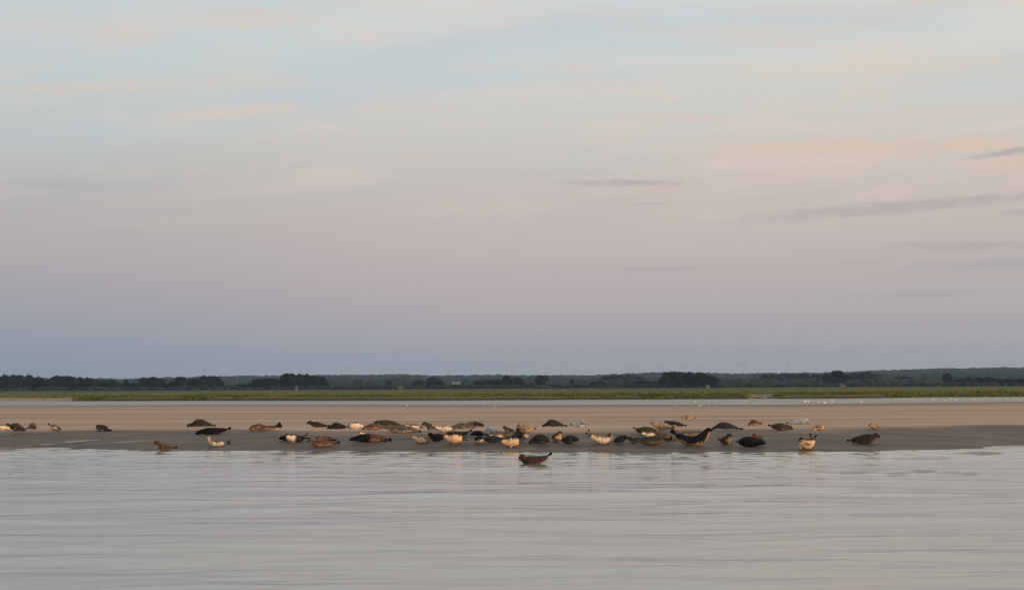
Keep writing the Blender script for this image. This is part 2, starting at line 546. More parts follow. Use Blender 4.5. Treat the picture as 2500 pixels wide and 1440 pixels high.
cu = np.concatenate([np.linspace(-1.2, -.33, 8), np.linspace(-.31, .31, 160), np.linspace(.33, 1.2, 8)])
cv = np.linspace(0, 1, 10)
cy1 = np.interp(cu, *C1) - 6
cy2 = np.interp(cu, *C2) + 14
cY = cy1[None, :] + (cy2 - cy1)[None, :] * cv[:, None]
cX = cu[None, :] * cY
cme = make_mesh('channel_water', np.stack([cX.ravel(), cY.ravel(), np.full(cX.size, .46)], 1), grid_faces(10, len(cu)), wm2)
link('channel_water', cme, kind='structure')

# thin pools left on the wet mud at the left
pm = water_material('pool_material', (.06, .06, .055), .25, 1.0, .004, .001)


def blob_pool(px0, px1, py, hpx, seed):
    X0, Y0 = locate(px0, py); X1, _ = locate(px1, py)
    r = random.Random(seed)
    n = 40
    hpx = hpx * .6
    cx, cyy = (X0 + X1) / 2, Y0
    hw = (X1 - X0) / 2
    hh = hpx * Y0 * Y0 / ((CAM_H - .1) * F) / 2
    zc = float(ground(np.array([cx / cyy]), np.array([cyy]))[0]) + .012
    vs = [(0, 0, 0)]
    for i in range(n):
        a = i / n * 2 * math.pi
        k = 1 + .12 * math.sin(3 * a + seed) + .10 * math.sin(7 * a + 2 * seed) + r.uniform(-.05, .05)
        vs.append((math.cos(a) * hw * (.9 + .1 * k), math.sin(a) * hh * k, 0))
    fs = [(0, i + 1, (i + 1) % n + 1) for i in range(n)]
    # sloping mud would swallow a level pool: lift the sheet with the slope it lies on
    out = []
    for v in vs:
        gx, gy = cx + v[0], cyy + v[1]
        g = float(ground(np.array([gx / gy]), np.array([gy]))[0])
        out.append((v[0], v[1], g - zc + .012 + .004))
    me = make_mesh('tidal_pool', out, fs, pm)
    link('tidal_pool', me, loc=(cx, cyy, zc), kind='structure')


def locate(px, py, y0=40.0, y1=460.0):
    """where the sight line through a place in the photograph meets the ground"""
    d = ray(px, py)
    Yd = np.arange(y0, y1, .1)
    g = np.maximum(ground(np.full_like(Yd, d.x), Yd), 0 if py > 1090 else -9)
    below = np.nonzero(CAM_H + d.z * Yd <= g)[0]
    k = below[0] if len(below) else len(Yd) - 1
    return d.x * Yd[k], Yd[k]


for i, a in enumerate([(150, 232, 1081.5, 1.2), (266, 345, 1081, .9), (100, 130, 1086, .7)]):
    blob_pool(*a, seed=i + 2)


# ------------------------------------------------------------------ marsh grass along the bank (nobody could count it)
def tufts():
    n = 26000
    u = rng.uniform(-.34, .34, n)
    c2 = np.interp(u, *C2)
    Yd = c2 + 3 + rng.exponential(26, n)
    uu = u * F + 1250
    keep = ((uu > 178) | (Yd > c2 + 50)) & ~((uu > 1825) & (uu < 1895) & (rng.random(n) < .8))
    dens = vnoise(u * F * .03, Yd * .05, 61)
    keep &= rng.random(n) < .55 + .45 * dens
    u, Yd, dens = u[keep], Yd[keep], dens[keep]
    z = ground(u, Yd)
    X_ = u * Yd
    n = len(u)
    vs, fs = [], []
    hgt = rng.uniform(.12, .42, n) * (1 + .5 * dens)
    V = np.zeros((n, 3, 3, 3))
    for k in range(3):
        a = rng.uniform(0, math.pi, n)
        w = rng.uniform(.15, .4, n)
        ox, oy = rng.uniform(-.25, .25, n), rng.uniform(-.25, .25, n)
        bx, by = X_ + ox, Yd + oy
        V[:, k, 0] = np.stack([bx - np.cos(a) * w, by - np.sin(a) * w, z - .05], 1)
        V[:, k, 1] = np.stack([bx + np.cos(a) * w, by + np.sin(a) * w, z - .05], 1)
        V[:, k, 2] = np.stack([bx + rng.uniform(-.15, .15, n), by + rng.uniform(-.1, .1, n), z + hgt * rng.uniform(.7, 1.1, n)], 1)
    V = V.reshape(-1, 3)
    Fc = np.arange(len(V)).reshape(-1, 3)
    mt, T, P, O = material('marsh_grass_material')
    geo = T.n('ShaderNodeNewGeometry')
    nn = T.noise(T.scale(geo.outputs['Position'], .05, .08, .3), 1.0, 5, .6)
    T.link(T.ramp(nn, [(.3, (.036, .058, .007, 1)), (.5, (.088, .110, .010, 1)), (.6, (.145, .128, .015, 1)), (.7, (.19, .14, .028, 1))], 'LINEAR'), P.inputs['Base Color'])
    P.inputs['Roughness'].default_value = .9
    P.inputs['Specular IOR Level'].default_value = .1
    link('marsh_grass', make_mesh('marsh_grass', V, Fc, mt, False), kind='stuff')


tufts()


# ------------------------------------------------------------------ woods
def leaf_material(name, a, b):
    mt, T, P, O = material(name)
    geo = T.n('ShaderNodeNewGeometry')
    oi = T.n('ShaderNodeObjectInfo')
    f = T.math('ADD', T.math('MULTIPLY', geo.outputs['Random Per Island'], .7), T.math('MULTIPLY', oi.outputs['Random'], .3))
    T.link(T.mix(f, a, b), P.inputs['Base Color'])
    P.inputs['Roughness'].default_value = .85
    P.inputs['Specular IOR Level'].default_value = .15
    return mt


leafm = leaf_material('foliage_material', (.009, .016, .014), (.026, .038, .024))
leafd = leaf_material('dark_foliage_material', (.006, .011, .011), (.016, .025, .018))
farm = leaf_material('far_foliage_material', (.007, .014, .012), (.017, .027, .020))
barkm, T, P, O = material('bark_material')
P.inputs['Base Color'].default_value = (.05, .04, .03, 1)
P.inputs['Roughness'].default_value = .9


def crown_mesh(seed, lobes, nleaf, low=.06):
    """unit crown: width 2, height 1, leaf clumps through the volume of several lobes"""
    r = np.random.default_rng(seed)
    L = []
    for i in range(lobes):
        a = r.uniform(0, 2 * math.pi); d = r.uniform(.1, .62)
        L.append((math.cos(a) * d, math.sin(a) * d, r.uniform(.28, .72), r.uniform(.26, .42)))
    L.append((0, 0, .55, .45)); L.append((0, 0, .3, .42))
    L = np.array(L)
    idx = r.integers(0, len(L), nleaf)
    dv = r.normal(size=(nleaf, 3)); dv /= np.linalg.norm(dv, axis=1)[:, None]
    rad = L[idx, 3] * r.uniform(.55, 1.0, nleaf) ** .5
    c = L[idx, :3] + dv * rad[:, None] * np.array([1, 1, .62])
    c[:, 2] = np.clip(c[:, 2], low, 1.0)
    c[:, :2] /= np.percentile(np.abs(c[:, :2]), 99)
    c[:, 2] /= np.percentile(c[:, 2], 99.5)
    s = r.uniform(.04, .085, nleaf)
    t1 = r.normal(size=(nleaf, 3)); t1 /= np.linalg.norm(t1, axis=1)[:, None]
    t2 = np.cross(t1, r.normal(size=(nleaf, 3))); t2 /= np.linalg.norm(t2, axis=1)[:, None]
    V = np.stack([c - t1 * s[:, None], c + t2 * s[:, None] * .8, c + t1 * s[:, None], c - t2 * s[:, None] * .8], 1).reshape(-1, 3)
    Fc = np.arange(len(V)).reshape(-1, 4)
    return V, Fc


def trunk_mesh(seed):
    r = random.Random(seed)
    bm = bmesh.new()

    def limb(p0, p1, ra, rb, n=6):
        p0, p1 = Vector(p0), Vector(p1)
        q = (p1 - p0).to_track_quat('Z', 'Y')
        ring = []
        for p, rr in ((p0, ra), (p1, rb)):
            ring.append([bm.verts.new(p + q @ Vector((math.cos(k / n * 6.283) * rr, math.sin(k / n * 6.283) * rr, 0))) for k in range(n)])
        for k in range(n):
            bm.faces.new((ring[0][k], ring[0][(k + 1) % n], ring[1][(k + 1) % n], ring[1][k]))
        bm.faces.new(ring[1])
    limb((0, 0, -.03), (.01, 0, .35), .055, .038)
    limb((.01, 0, .33), (.0, .02, .8), .038, .012)
    for k in range(5):
        a = k * 1.256 + r.uniform(-.3, .3)
        z = .25 + .07 * k
        limb((0, 0, z), (math.cos(a) * .5, math.sin(a) * .5, z + r.uniform(.15, .3)), .022, .006)
    me = bpy.data.meshes.new('trunk')
    bm.to_mesh(me); bm.free()
    me.materials.append(barkm)
    return me


protos = []
for k, (lob, nl, mt) in enumerate([(7, 2000, leafm), (9, 2200, leafd), (5, 1800, leafm), (8, 2100, leafd), (6, 2000, leafd), (10, 2200, leafm)]):
    V, Fc = crown_mesh(100 + k, lob, nl)
    protos.append((make_mesh('crown', V, Fc, mt, False), trunk_mesh(k)))
TREE_Y = 1040.0


def tree(x, w, ytop, label, group='trees along the far edge of the marsh', k=None, dist=TREE_Y, name='tree'):
    d = ray(x, ytop)
    k = random.randrange(6) if k is None else k
    gzz = float(ground(np.array([d.x]), np.array([dist]))[0])
    X_ = d.x * dist
    H = CAM_H + d.z * dist - gzz
    half = w / 2 * dist / F
    root = link(name, None, loc=(X_, dist, gzz), label=label, cat='tree', group=group)
    cr = link('crown', protos[k][0], root)
    tr = link('trunk', protos[k][1], root)
    for o in (cr, tr):
        o.scale = (half, half, H)
        o.rotation_euler = (0, 0, random.uniform(0, 6.28))
    return root




ORD = 'leftmost second third fourth fifth sixth seventh eighth ninth tenth eleventh twelfth thirteenth fourteenth fifteenth sixteenth seventeenth eighteenth nineteenth twentieth'.split()
ORD += ['twenty-first', 'twenty-second', 'twenty-third', 'twenty-fourth', 'twenty-fifth']


def row(x0, x1, tops, wmin, wmax, label, group, dist=TREE_Y, ks=None, jit=2.0):
    """trees standing shoulder to shoulder from x0 to x1; tops: (x, y) skyline"""
    x = x0
    made = []
    tx = [a for a, b in tops]; ty = [b for a, b in tops]
    i = 0
    while x < x1:
        w = random.uniform(wmin, wmax)
        c = x + w / 2
        yy = float(np.interp(c, tx, ty))
        made.append(tree(c, w * 1.55, yy + random.uniform(-.3, jit), label, group, k=random.choice(ks) if ks else None, dist=dist + random.uniform(-25, 25)))
        x += w * .82
        i += 1
    if len(made) > 1:
        for q, o in enumerate(made):
            o['label'] = (ORD[q] + ' from left: ' if q else 'leftmost: ') + label


row(-60, 92, [(-60, 916), (20, 915), (80, 915), (95, 920)], 20, 32, 'dark rounded tree in the tall clump at the left edge', 'trees in the clump at the left edge', ks=[1, 3, 4])
row(92, 130, [(92, 924), (128, 929)], 12, 18, 'low tree between the left-edge clump and the stepped clump', 'low trees between the two left clumps')
row(128, 212, [(128, 917), (150, 916), (180, 919), (205, 922)], 18, 26, 'dark tree in the stepped clump second from the left edge', 'trees in the second clump from the left', ks=[1, 3, 4])
row(205, 272, [(205, 925), (270, 927)], 16, 24, 'lower dark tree at the right foot of the stepped left clump', 'lower trees right of the second clump')
tree(306, 16, 925, 'slim dark tree alone in the gap left of the broad rounded tree')
row(262, 345, [(262, 934), (345, 934)], 14, 22, 'low bushy tree in the gap left of the broad rounded tree', 'low trees in the left gap')
tree(374, 62, 921, 'broad rounded dark tree, left neighbour of the round-topped tree with a gap of sky between', k=1)
tree(352, 26, 926, 'smaller dark tree leaning on the left side of the broad rounded tree', k=3)
row(398, 424, [(398, 934), (424, 934)], 12, 16, 'low bush-like tree in the small gap between two broad dark trees', 'low trees in the small gap')
tree(438, 40, 920, 'round-topped dark tree standing between the broad rounded tree and the flat-topped block of trees', k=4)
row(458, 486, [(458, 925), (486, 924)], 13, 17, 'medium dark tree joining the round-topped tree to the flat-topped block', 'joining trees left of the flat-topped block')
row(484, 530, [(484, 919), (495, 918), (530, 919)], 17, 22, 'dark tree in the flat-topped block right of the round-topped tree', 'trees in the flat-topped block', ks=[1, 3, 4], jit=.8)
tree(538, 22, 932, 'low dark tree at the right foot of the flat-topped block')
row(545, 630, [(545, 940), (600, 937), (630, 932)], 12, 20, 'low scrubby tree below the pale field at left', 'scrubby trees below the pale field')
row(622, 688, [(622, 928), (640, 923), (665, 922), (688, 924)], 17, 24, 'medium dark tree at the left shoulder of the tallest left-centre clump', 'trees at the left shoulder of the tall clump')
row(684, 770, [(684, 914), (695, 912), (740, 913), (770, 916)], 19, 26, 'tall dark tree in the highest clump left of the photo centre', 'trees in the high left-centre clump', ks=[1, 3, 4], jit=1.0)
row(762, 792, [(762, 917), (792, 920)], 16, 20, 'dark tree closing the right side of the high left-centre clump', 'trees closing the left-centre clump')
row(788, 1035, [(788, 938), (830, 940), (900, 937), (940, 938), (1000, 934), (1035, 932)], 11, 20, 'low tree in the long low stretch under the blue wooded hill', 'low trees under the blue hill', dist=1480)
tree(948, 20, 929, 'small pointed tree rising from the low stretch just left of the pale cottage')
tree(1052, 46, 921, 'broad leafy tree right of the pale cottage, at the end of the low stretch', k=0)
tree(1020, 26, 928, 'leafy tree touching the left side of the broad leafy tree by the cottage', k=2)
tree(1078, 24, 930, 'small tree sloping down on the right of the broad leafy tree by the cottage', k=2)
row(1085, 1165, [(1085, 940), (1165, 940)], 11, 18, 'low tree before the pale field left of centre', 'low trees before the centre-left pale field', dist=1480)
row(1162, 1225, [(1162, 930), (1182, 926), (1200, 929), (1225, 926)], 14, 20, 'dark tree left of the twin-humped trees at the photo centre', 'trees left of the twin humps')
tree(1237, 40, 917.5, 'left and taller of the two dark humped trees at the photo centre', k=3)
tree(1268, 32, 922, 'right and lower of the two dark humped trees at the photo centre', k=4)
row(1284, 1300, [(1284, 936), (1300, 936)], 10, 14, 'low tree in the notch right of the humped centre trees', 'low trees in the centre notch')
tree(1320, 40, 917, 'rounded dark tree standing alone right of the humped centre pair', k=1)
row(1340, 1390, [(1340, 938), (1390, 939)], 11, 17, 'low tree before the pale field right of the rounded centre tree', 'low trees before the centre-right field')
tree(1395, 12, 926, 'narrow spire-like tree poking above the low hedge right of the centre')
row(1398, 1440, [(1398, 938), (1440, 938)], 11, 16, 'low tree between the spire-like tree and the long sloping wood', 'low trees right of the spire-like tree')
row(1440, 1475, [(1440, 932), (1475, 927)], 12, 18, 'small tree at the left foot of the long sloping wood', 'trees at the foot of the sloping wood')
row(1468, 1560, [(1468, 919), (1500, 915), (1530, 914), (1560, 918)], 18, 26, 'grey-green tree in the sloping wood left of the great dark grove', 'trees in the sloping wood', dist=1480)
row(1545, 1618, [(1545, 928), (1618, 930)], 13, 20, 'smaller tree in the dip just left of the great dark grove', 'trees in the dip beside the grove')
row(1615, 1735, [(1612, 912), (1622, 909), (1650, 907), (1690, 909), (1725, 913), (1742, 918)], 20, 27, 'very dark tree packed in the long domed grove', 'trees of the long domed grove', ks=[1, 3, 4], jit=.5, dist=985)
row(1735, 1870, [(1735, 930), (1800, 926), (1870, 924)], 14, 22, 'blue-green tree in the low wood right of the domed grove', 'trees right of the domed grove', dist=1480)
row(1862, 2012, [(1862, 916), (1880, 912), (1935, 911), (1960, 913), (2012, 914)], 18, 26, 'mid-green tree in the even wood left of the dark-capped tree', 'trees in the even right-hand wood', dist=1480)
tree(2044, 44, 905.5, 'dark-capped round tree standing above the even wood at right', k=1)
tree(2018, 26, 912, 'leafy tree touching the left side of the dark-capped round tree', k=0)
row(2062, 2140, [(2062, 914), (2115, 907), (2125, 907), (2140, 914)], 18, 24, 'leafy tree right of the dark-capped round tree', 'trees right of the dark-capped tree', dist=1480)
row(2138, 2300, [(2138, 930), (2170, 928), (2200, 916), (2222, 920), (2260, 930), (2300, 926)], 14, 24, 'tree in the uneven row under the blue ridge at right', 'trees in the uneven right-hand row', dist=1480)
tree(2316, 30, 911, 'rounded tree rising highest from the uneven row near the right edge', k=0)
row(2325, 2560, [(2325, 928), (2360, 920), (2400, 921), (2440, 925), (2560, 920)], 15, 26, 'tree in the low dark row at the right edge', 'trees at the right edge')


def blob_wood(name, centres, rad, mat, seed):
    """a far wood that reads as one mass: low lumpy crowns, one mesh"""
    r = np.random.default_rng(seed)
    bm = bmesh.new()
    bmesh.ops.create_icosphere(bm, subdivisions=2, radius=1)
    bm.verts.ensure_lookup_table()
    bv = np.array([v.co[:] for v in bm.verts]); bf = np.array([[v.index for v in f.verts] for f in bm.faces])
    bm.free()
    keep = (bv[bf].mean(1)[:, 2] > -.45)
    bf = bf[keep]
    n = len(centres)
    V = np.repeat(bv[None], n, 0) * (1 + r.uniform(-.22, .22, (n, len(bv), 1)))
    V = V * rad[:, None, :] + centres[:, None, :]
    Fc = (bf[None] + (np.arange(n) * len(bv))[:, None, None]).reshape(-1, 3)
    link(name, make_mesh(name, V.reshape(-1, 3), Fc, mat, False), kind='stuff')


# woods on the hills
n = 7000
u = rng.uniform(-.36, .36, n)
Yd = np.concatenate([rng.uniform(1900, 4250, n // 2), rng.uniform(3300, 4250, n - n // 2)])
ok = fields(u, Yd) < .2
u, Yd = u[ok], Yd[ok]
z = ground(u, Yd)
w = rng.uniform(7, 13, len(u)); h = rng.uniform(4.0, 7.5, len(u))
blob_wood('hill_woodland', np.stack([u * Yd, Yd, z + 2.0], 1), np.stack([w, w, h], 1), farm, 5)
# hedges and scrub between the tree line and the hills
n = 2600
u = rng.uniform(-.34, .34, n)
Yd = rng.uniform(1085, 1750, n)
z = ground(u, Yd)
lowf = np.where(fields(u, np.full(n, 2500.)) > .2, .45, 1.0)
w = rng.uniform(3, 6.5, n); h = rng.uniform(1.6, 4.4, n) * lowf
blob_wood('scrub', np.stack([u * Yd, Yd, z + .8], 1), np.stack([w, w, h], 1), leafm, 6)
# low thicket at the foot of the tree line
n = 1500
u = rng.uniform(-.34, .34, n)
Yd = rng.uniform(1000, 1050, n)
z = ground(u, Yd)
w = rng.uniform(1.2, 3.2, n); h = rng.uniform(.7, 2.0, n)
blob_wood('thicket', np.stack([u * Yd, Yd, z + .3], 1), np.stack([w, w, h], 1), leafd, 8)

# ------------------------------------------------------------------ far buildings and wind turbines
wallm, T, P, O = material('wall_material'); P.inputs['Base Color'].default_value = (.24, .235, .23, 1); P.inputs['Roughness'].default_value = .9
pinkm, T, P, O = material('pink_wall_material'); P.inputs['Base Color'].default_value = (.13, .11, .10, 1); P.inputs['Roughness'].default_value = .9
roofm, T, P, O = material('roof_material'); P.inputs['Base Color'].default_value = (.06, .045, .04, 1); P.inputs['Roughness'].default_value = .9
glassm, T, P, O = material('window_material'); P.inputs['Base Color'].default_value = (.02, .025, .03, 1); P.inputs['Roughness'].default_value = .1
turbm, T, P, O = material('turbine_material'); P.inputs['Base Color'].default_value = (.45, .44, .45, 1); P.inputs['Roughness'].default_value = .5


def box(x0, x1, y0, y1, z0, z1):
    v = [(x0, y0, z0), (x1, y0, z0), (x1, y1, z0), (x0, y1, z0), (x0, y0, z1), (x1, y0, z1), (x1, y1, z1), (x0, y1, z1)]
    f = [(0, 3, 2, 1), (4, 5, 6, 7), (0, 1, 5, 4), (1, 2, 6, 5), (2, 3, 7, 6), (3, 0, 4, 7)]
    return v, f


def house(x, dist, w, hw, label, wm_):
    d = ray(x, 945)
    X_ = d.x * dist
    g = float(ground(np.array([d.x]), np.array([dist]))[0])
    root = link('house', None, loc=(X_, dist, g), label=label, cat='house')
    v, f = box(-w / 2, w / 2, -2, 2, 0, hw)
    link('wall', make_mesh('wall', v, f, wm_, False), root)
    a = w / 2 + .25
    rv = [(-a, -2.3, hw + .003), (a, -2.3, hw + .003), (a, 2.3, hw + .003), (-a, 2.3, hw + .003), (-a, 0, hw + .9), (a, 0, hw + .9)]
    link('roof', make_mesh('roof', rv, [(0, 1, 5, 4), (2, 3, 4, 5), (0, 4, 3), (1, 2, 5), (0, 3, 2, 1)], roofm, False), root)
    for k, xx in enumerate((-w * .25, w * .25)):
        v, f = box(xx - .2, xx + .2, -2.06, -1.95, hw * .35, hw * .8)
        link('window', make_mesh('window', v, f, glassm, False), root)


house(978, 1003, 2.6, .9, 'small pinkish cottage with a brown roof at the foot of the low tree stretch', pinkm)
house(724, 1003, 1.1, 1.2, 'tiny whitish hut at the foot of the high left-centre tree clump', wallm)
house(1728, 963, 1.7, 1.5, 'tiny white hut against the right end of the domed dark grove', wallm)
house(2056, 1003, 2.4, .6, 'low white shed at the foot of the dark-capped round tree', wallm)


def turbine_meshes():
    bm = bmesh.new()
    bmesh.ops.create_cone(bm, cap_ends=True, segments=10, radius1=1.8, radius2=1.0, depth=110, matrix=Matrix.Translation((0, 0, 55)))
    tw = bpy.data.meshes.new('tower'); bm.to_mesh(tw); bm.free(); tw.materials.append(turbm)
    v, f = box(-2, 2, -5, 7, 110, 114)
    na = make_mesh('nacelle', v, f, turbm, False)
    vs, fs = [], []
    for k in range(7):
        t = k / 6
        w_ = (2.6 - 2.1 * t) if k else 1.4
        vs += [(-w_ / 2, -.3, 2 + 46 * t), (w_ / 2, .3, 2 + 46 * t), (w_ / 2, .7, 2 + 46 * t), (-w_ / 2, .1, 2 + 46 * t)]
    for k in range(6):
        a = k * 4
        for j in range(4):
            fs.append((a + j, a + (j + 1) % 4, a + 4 + (j + 1) % 4, a + 4 + j))
    bl_ = make_mesh('blade', vs, fs, turbm, False)
    bm = bmesh.new()
    bmesh.ops.create_cone(bm, cap_ends=True, segments=10, radius1=2.4, radius2=.8, depth=4, matrix=Matrix.Rotation(math.pi / 2, 4, 'X'))
    hb = bpy.data.meshes.new('hub'); bm.to_mesh(hb); bm.free(); hb.materials.append(turbm)
    return tw, na, bl_, hb


TW = turbine_meshes()
for tq, (x, yt) in enumerate([(852, 893), (1092, 897), (1170, 898), (1248, 892), (1259, 894), (1338, 896), (1369, 890), (1403, 900), (1526, 892), (1540, 894), (1547, 893),
                (1608, 892), (1671, 890), (1702, 893), (1757, 881), (1797, 890), (1815, 887), (1926, 880)]):
    dist = 10500.0
    d = ray(x, yt)
    top = CAM_H + d.z * dist
    root = link('wind_turbine', None, loc=(d.x * dist, dist, top - 112), label=ORD[tq] + (' from left' if tq else '') + ' of the faint three-bladed wind turbines above the hills',
                cat='wind turbine', group='wind turbines on the horizon')
    link('tower', TW[0], root)
    link('nacelle', TW[1], root)
    h_ = link('hub', TW[3], root, loc=(0, -7, 112))
    a0 = random.uniform(0, 2)
    for k in range(3):
        b_ = link('blade', TW[2], root, loc=(0, -7, 112))
        b_.rotation_euler = (0, a0 + k * 2.094, 0)

# ------------------------------------------------------------------ birds
birdm, T, P, O = material('plumage_material')
geo = T.n('ShaderNodeNewGeometry')
P.inputs['Base Color'].default_value = (.76, .74, .70, 1); P.inputs['Roughness'].default_value = .7
billm, T, P, O = material('bill_and_leg_material'); P.inputs['Base Color'].default_value = (.10, .08, .06, 1)


def loft(rings):
    """rings: list of (centre, N, B, rn, rb); closed ends"""
    seg = 12
    vs, fs = [], []
    for (c_, N, B_, rn, rb) in rings:
        for k in range(seg):
            a = k / seg * 2 * math.pi
            vs.append(c_ + N * (math.cos(a) * rn) + B_ * (math.sin(a) * rb))
    for i in range(len(rings) - 1):
        for k in range(seg):
            a = i * seg + k; b = i * seg + (k + 1) % seg
            fs.append((a, b, b + seg, a + seg))
    vs.append(rings[0][0]); vs.append(rings[-1][0])
    i0, i1 = len(vs) - 2, len(vs) - 1
    o = (len(rings) - 1) * seg
    for k in range(seg):
        fs.append((i0, (k + 1) % seg, k))
        fs.append((i1, o + k, o + (k + 1) % seg))
    return vs, fs


def tube_path(pts):
    """pts: (x, y, z, r) -> loft with transported frames"""
    P_ = [Vector(p[:3]) for p in pts]
    out = []
    N = None
    for i, p in enumerate(P_):
        t = (P_[min(i + 1, len(P_) - 1)] - P_[max(i - 1, 0)]).normalized()
        if N is None:
            N = Vector((0, 0, 1)) if abs(t.z) < .9 else Vector((0, 1, 0))
        N = (N - t * N.dot(t)).normalized()
        B_ = t.cross(N)
        out.append((p, N, B_, pts[i][3], pts[i][3]))
    return loft(out)


def join(parts):
    vs, fs = [], []
    for v, f in parts:
        o = len(vs)
        vs += [Vector(q) for q in v]
        fs += [tuple(i + o for i in g) for g in f]
    return vs, fs


def bird_mesh(kind):
    if kind == 0:    # upright, long neck
        pts = [(-.22, 0, .30, .01), (-.15, 0, .33, .05), (-.03, 0, .36, .085), (.08, 0, .40, .075), (.14, 0, .47, .04), (.13, 0, .55, .025), (.15, 0, .63, .03), (.20, 0, .64, .026), (.24, 0, .63, .008)]
        lg = .30
    elif kind == 1:  # gull standing
        pts = [(-.26, 0, .20, .008), (-.18, 0, .22, .035), (-.05, 0, .235, .075), (.07, 0, .25, .075), (.13, 0, .30, .045), (.16, 0, .34, .045), (.20, 0, .34, .035), (.25, 0, .33, .008)]
        lg = .18
    else:            # resting low
        pts = [(-.24, 0, .10, .008), (-.15, 0, .10, .05), (0, 0, .10, .09), (.09, 0, .13, .07), (.13, 0, .19, .042), (.17, 0, .20, .04), (.23, 0, .19, .008)]
        lg = 0
    parts = [tube_path(pts)]
    if lg:
        for s in (-.03, .03):
            parts.append(tube_path([(0, s, lg + .03, .011), (.0, s, lg * .5, .008), (.01, s, 0, .008), (.06, s, .005, .012)]))
    vs, fs = join(parts)
    return make_mesh('bird', vs, fs, birdm)


BM = [bird_mesh(k) for k in range(3)]


def bird(x, y, hpx, label, group=None, k=None):
    X_, Y_ = locate(x, y)
    k = random.choice((0, 1, 1, 2)) if k is None else k
    g = float(ground(np.array([X_ / Y_]), np.array([Y_]))[0])
    g = max(g, .455) if Y_ > 220 else g
    o = link('bird', BM[k], loc=(X_, Y_, g), label=label, cat='bird', group=group)
    s = .8 * hpx * Y_ / F / (.66, .38, .30)[k]
    o.scale = (s, s, s)
    o.rotation_euler = (0, 0, random.uniform(0, 6.28))


bird(994, 992, 5, 'white bird alone on the sand edge left of centre, nearest the water', k=1)
bird(1052, 986, 4, 'small white bird in the channel shallows just right of the lone bird left of centre', k=1)
bird(1210, 995, 6, 'bright white bird alone on the wet edge just left of the photo centre', k=1)
bird(1181, 986, 5, 'white bird in the shallow channel above the bright one near the photo centre', k=1)
bird(1265, 979, 4, 'white bird at the foot of the grassy bank near the photo centre', k=1)
bird(1649, 995, 6, 'pale upright bird by itself on the sand, left of the pair right of centre', k=0)
bird(1696, 984, 6, 'bright white bird standing in the channel above the upright pair', k=1)
bird(1707, 994, 9, 'left and smaller of the two tall white birds close together on the sand', k=0)
bird(1713, 993, 11, 'right and taller of the two tall white birds close together on the sand', k=0)
bird(1731, 995, 7, 'pale bird just right of the two tall white birds', k=0)
bird(1749, 994, 6, 'pale bird on the sand, right-hand end of the little line beside the tall pair', k=0)
bird(1818, 986, 11, 'tall thin white bird in the channel below the creek mouth, left one', k=0)
bird(1852, 989, 6, 'round white bird on the wet edge between the two tall thin birds', k=1)
bird(1870, 986, 11, 'tall thin white bird in the channel below the creek mouth, right one', k=0)
bird(1889, 990, 4, 'low white bird resting right of the tall thin right-hand bird', k=2)
for bq, (x, y, hh_) in enumerate([(1965, 986, 9), (1973, 985, 9), (1998, 986, 8), (2008, 985, 7), (2014, 986, 10), (2026, 986, 5), (2031, 983, 8), (2034, 986, 9), (2058, 980, 4), (2065, 985, 4), (2082, 981, 6)]):
    bird(x, y, hh_, ORD[bq] + (' from left' if bq else '') + ' white bird in the loose flock below the dark-capped tree', 'birds in the flock below the dark-capped tree')
for i in range(34):
    x = random.uniform(2090, 2345)
    y = random.uniform(978, 984) - (x - 2090) * .012
    bird(x, y, random.uniform(3, 6), 'small white bird in the long flock along the right part of the far channel', 'birds in the long flock at right')
for i in range(26):
    x = random.uniform(2350, 2520)
    y = random.uniform(974.5, 979)
    bird(x, y, random.uniform(3, 6), 'small white bird in the crowded flock at the right edge by the dark bank', 'birds crowded at the right edge')
bird(2337, 967, 4, 'white bird on the bank above the crowded flock near the right edge', k=1)
# the bird on the wing above the ridge
pw = [((-.25, 0, 0), (-.1, 0, .02), (.08, 0, .02), (.26, 0, 0))]
bp1 = tube_path([(-.28, 0, 0, .01), (-.15, 0, 0, .05), (0, 0, 0, .075), (.14, 0, .01, .06), (.22, 0, .02, .045), (.30, 0, .01, .008)])
wing = []
for s in (-1, 1):
    wing.append(([Vector(v) for v in [(.10, s * .04, .03), (-.08, s * .04, .03), (.14, s * .34, .16), (-.02, s * .34, .16), (.0, s * .72, .10), (-.05, s * .72, .10),
                                      (.10, s * .04, .045), (-.08, s * .04, .04), (.14, s * .34, .175), (-.02, s * .34, .17), (.0, s * .72, .105), (-.05, s * .72, .105)]],
                 [(0, 1, 3, 2), (2, 3, 5, 4), (6, 8, 9, 7), (8, 10, 11, 9), (0, 2, 8, 6), (2, 4, 10, 8), (1, 7, 9, 3), (3, 9, 11, 5), (4, 5, 11, 10)]))
vs, fs = join([bp1] + wing)
d = ray(1508, 904)
o = link('bird', make_mesh('flying_bird', vs, fs, birdm), loc=(d.x * 330, 330, CAM_H + d.z * 330), label='bright white bird flying alone just above the ridge, right of centre', cat='bird')
o.rotation_euler = (-0.9, 0.2, 0.3)

